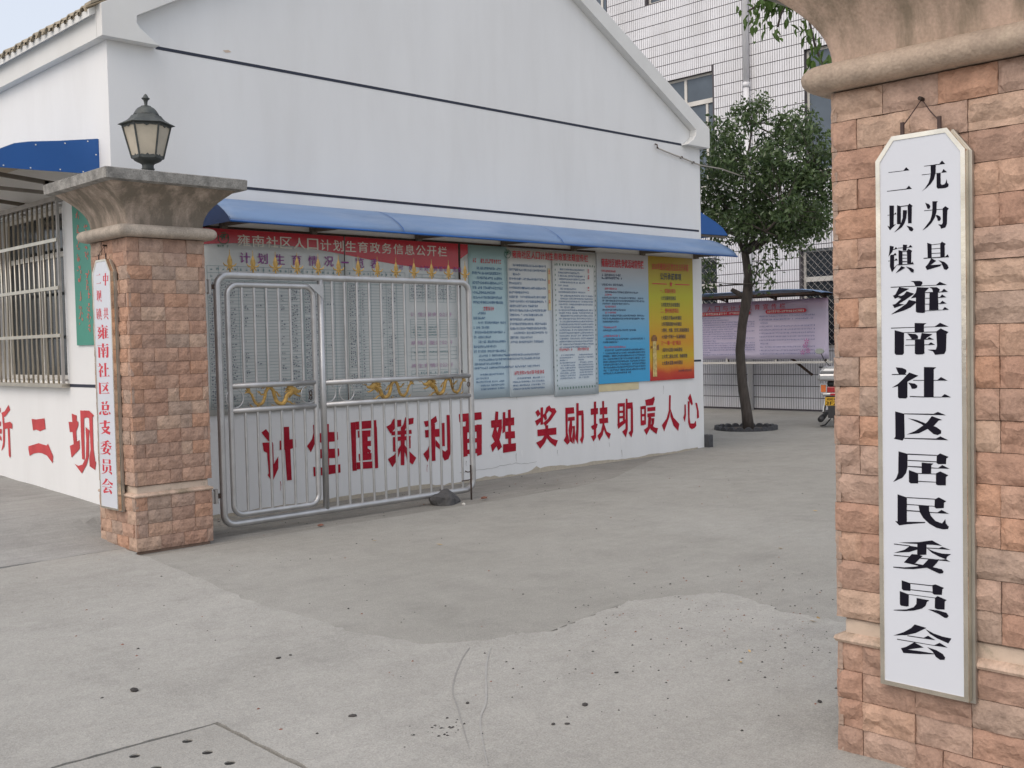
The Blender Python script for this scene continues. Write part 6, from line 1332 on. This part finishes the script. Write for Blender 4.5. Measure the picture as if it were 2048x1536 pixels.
text('plate_text', '皖B', 'x', YC+.15, YC-.01, 0.47, 0.51, 16.6525, 'ink_black', ms, 0.01); text('plate_text', '3F2', 'x', YC+.17, YC+.0, 0.395, 0.452, 16.6525, 'ink_black', ms, 0.01)
rb(16.665, 16.69, YC-.14, YC+.14, 0.17, 0.37, 'mudguard', 'plastic', bev=0.01)
MB().tube([(17.3, YC+.18, .22), (16.9, YC+.24, .17), (16.62, YC+.26, .15)], [.03, .05, .05], 10).build('exhaust', 'plastic', ms, smooth=True)
MB().tube([(17.0, YC+.20, .42), (16.88, YC+.22, .25)], 0.022, 8).build('shock_absorber', 'steel_bright', ms)
MB().tube([(17.2, YC+.12, .12), (17.0, YC+.2, .03), (16.95, YC+.28, .015)], 0.012, 6).build('stand', 'plastic', ms)
ms.rotation_euler = (0, 0, R(27))
MB().tube([(18.15, YC, .235), (18.0, YC, .95), (17.98, YC, 1.02)], 0.03, 8).build('fork', 'plastic', ms)

# ================================================================ LOOSE THINGS ON THE GROUND
def rockmesh(sx, sy, sz, seed, det=2):
    bm = bmesh.new(); bmesh.ops.create_icosphere(bm, subdivisions=det, radius=1)
    for v in bm.verts:
        p = v.co.copy(); k = 1+0.33*noise.noise(p*1.3+Vector((seed, 0, 0)))+0.12*noise.noise(p*3.5+Vector((0, seed, 0)))
        v.co = Vector((p.x*sx*k, p.y*sy*k, max(-0.35, p.z)*sz*k))
    me = bpy.data.meshes.new('rock'); bm.to_mesh(me); bm.free(); return me
def rock(name, loc, s, seed, m, label, cat, group=None, det=2, rz=0):
    me = rockmesh(*s, seed, det); me.materials.append(M[m]); me.name = name; o = bpy.data.objects.new(name, me); COL.objects.link(o)
    o.location = loc; o.rotation_euler = (0, 0, rz); return tag(o, label, cat, group)
rock('rock', (6.99, 8.17, 0.0), (0.19, 0.13, 0.115), 3, 'rock', 'dark angular rock propped under the free end of the open gate', 'rock', det=3, rz=0.4)
rock('brick_fragment', (7.38, 8.02, 0.0), (0.045, 0.03, 0.018), 5, 'brickbit', 'small red brick fragment on the ground just right of the gate end', 'brick fragment', det=1)
rock('stone_chip', (6.98, 7.88, -0.005), (0.022, 0.018, 0.016), 6, 'whitebit', 'small white chip beside the dark rock', 'stone chip', det=1)
rock('brick_fragment', (5.40, 8.0, -0.01), (0.035, 0.02, 0.012), 7, 'brickbit', 'small brown brick fragment behind the lower rail of the gate, nearest the far pillar', 'brick fragment', det=1)
desc = [(2.15, 4.72, .022, 'dark pebble lying on the pale apron at the far left of the foreground'), (2.87, 4.66, .013, 'dark pebble in the middle of the pale apron, the larger of a close pair'), (2.94, 4.66, .008, 'dark pebble in the middle of the pale apron, the smaller of a close pair'),
        (2.62, 3.69, .016, 'brownish pebble right of the drain cover corner'), (3.05, 3.45, .010, 'small pebble beside the tyre scuff in the foreground centre'), (3.37, 3.06, .015, 'elongated dark pebble in the foreground, right of centre'),
        (3.80, 3.25, .009, 'small dark pebble right of the elongated one'), (3.11, 3.0, .010, 'left one of two flat pebbles at the bottom centre'), (3.15, 2.96, .010, 'right one of two flat pebbles at the bottom centre'), (4.06, 2.35, .012, 'dark pebble nearest the foot of the near pillar')]
for i, (x, y, s, lb) in enumerate(desc):
    rock('pebble', (x, y, 0.012), (s*1.3, s*0.9, s*0.45), 10+i, 'pebble', lb, 'pebble', 'dark pebbles on the apron', 1, rng.uniform(0, 3))
rs = random.Random(77); mb = MB(); mbr = MB()
def bit(mb, x, y, z, s, rs):
    n = 5; a0 = rs.uniform(0, 6); lo_ = [(x+s*rs.uniform(.7, 1.3)*math.cos(a0+k*1.256), y+s*rs.uniform(.6, 1.1)*math.sin(a0+k*1.256), z) for k in range(n)]; o = len(mb.v)
    mb.v += lo_; mb.v.append((x, y, z+s*rs.uniform(.4, .8)))
    for k in range(n): mb.f.append((o+k, o+(k+1) % n, o+n))
for _ in range(420):
    x = rs.triangular(3.0, 6.5, 5.2); y = rs.triangular(1.8, 4.6, 2.9); bit(mb if rs.random() < 0.75 else mbr, x, y, 0.009 if x < 5.2 else 0.001, rs.choice((.003, .004, .005, .006, .008)), rs)
for _ in range(240):
    x = rs.uniform(2.0, 11); y = rs.uniform(2.5, 8.0); bit(mb if rs.random() < 0.7 else mbr, x, y, 0.009 if x < 3.4 else 0.001, rs.choice((.004, .005, .006, .009)), rs)
for _ in range(28):
    bit(mb, 2.78+rs.gauss(0, .05), 3.30+rs.gauss(0, .05), 0.009, rs.choice((.003, .005, .008)), rs)
for _ in range(90):
    bit(mbr if rs.random() < 0.4 else mb, rs.uniform(4.6, 9.5), rs.uniform(7.85, 9.15), -0.025, rs.choice((.005, .008, .012)), rs)
tag(mb.build('gravel', 'pebble', fix=False), 'scattered dark grit on the concrete', kind='stuff'); tag(mbr.build('brick_grit', 'brickbit', fix=False), 'scattered reddish grit on the concrete', kind='stuff')
lm = MB().add([(-.5, 0, 0), (0, .22, .06), (.5, 0, .1), (0, -.22, .03), (0, 0, .0)], [(0, 1, 4), (1, 2, 4), (2, 3, 4), (3, 0, 4)])
lf0 = None
for i, (x, y, s) in enumerate(((5.15, 6.89, .055), (5.41, 6.4, .06), (5.19, 3.04, .05), (5.3, 3.07, .045), (4.49, 2.98, .03), (4.31, 2.91, .035), (6.9, 4.3, .05), (9.81, 5.37, .07), (8.6, 5.0, .06), (9.0, 4.2, .06))):
    if lf0 is None: lf0 = lm.build('fallen_leaf', 'dryleaf', fix=False); o = lf0
    else: o = lf0.copy(); COL.objects.link(o)
    o.location = (x, y, 0.014 if x < 5.3 else 0.004); o.scale = (s, s, s); o.rotation_euler = (rs.uniform(-.2, .2), rs.uniform(-.2, .2), rs.uniform(0, 6))
    tag(o, 'curled dry leaf lying on the concrete', 'leaf', 'dry leaves scattered on the concrete')
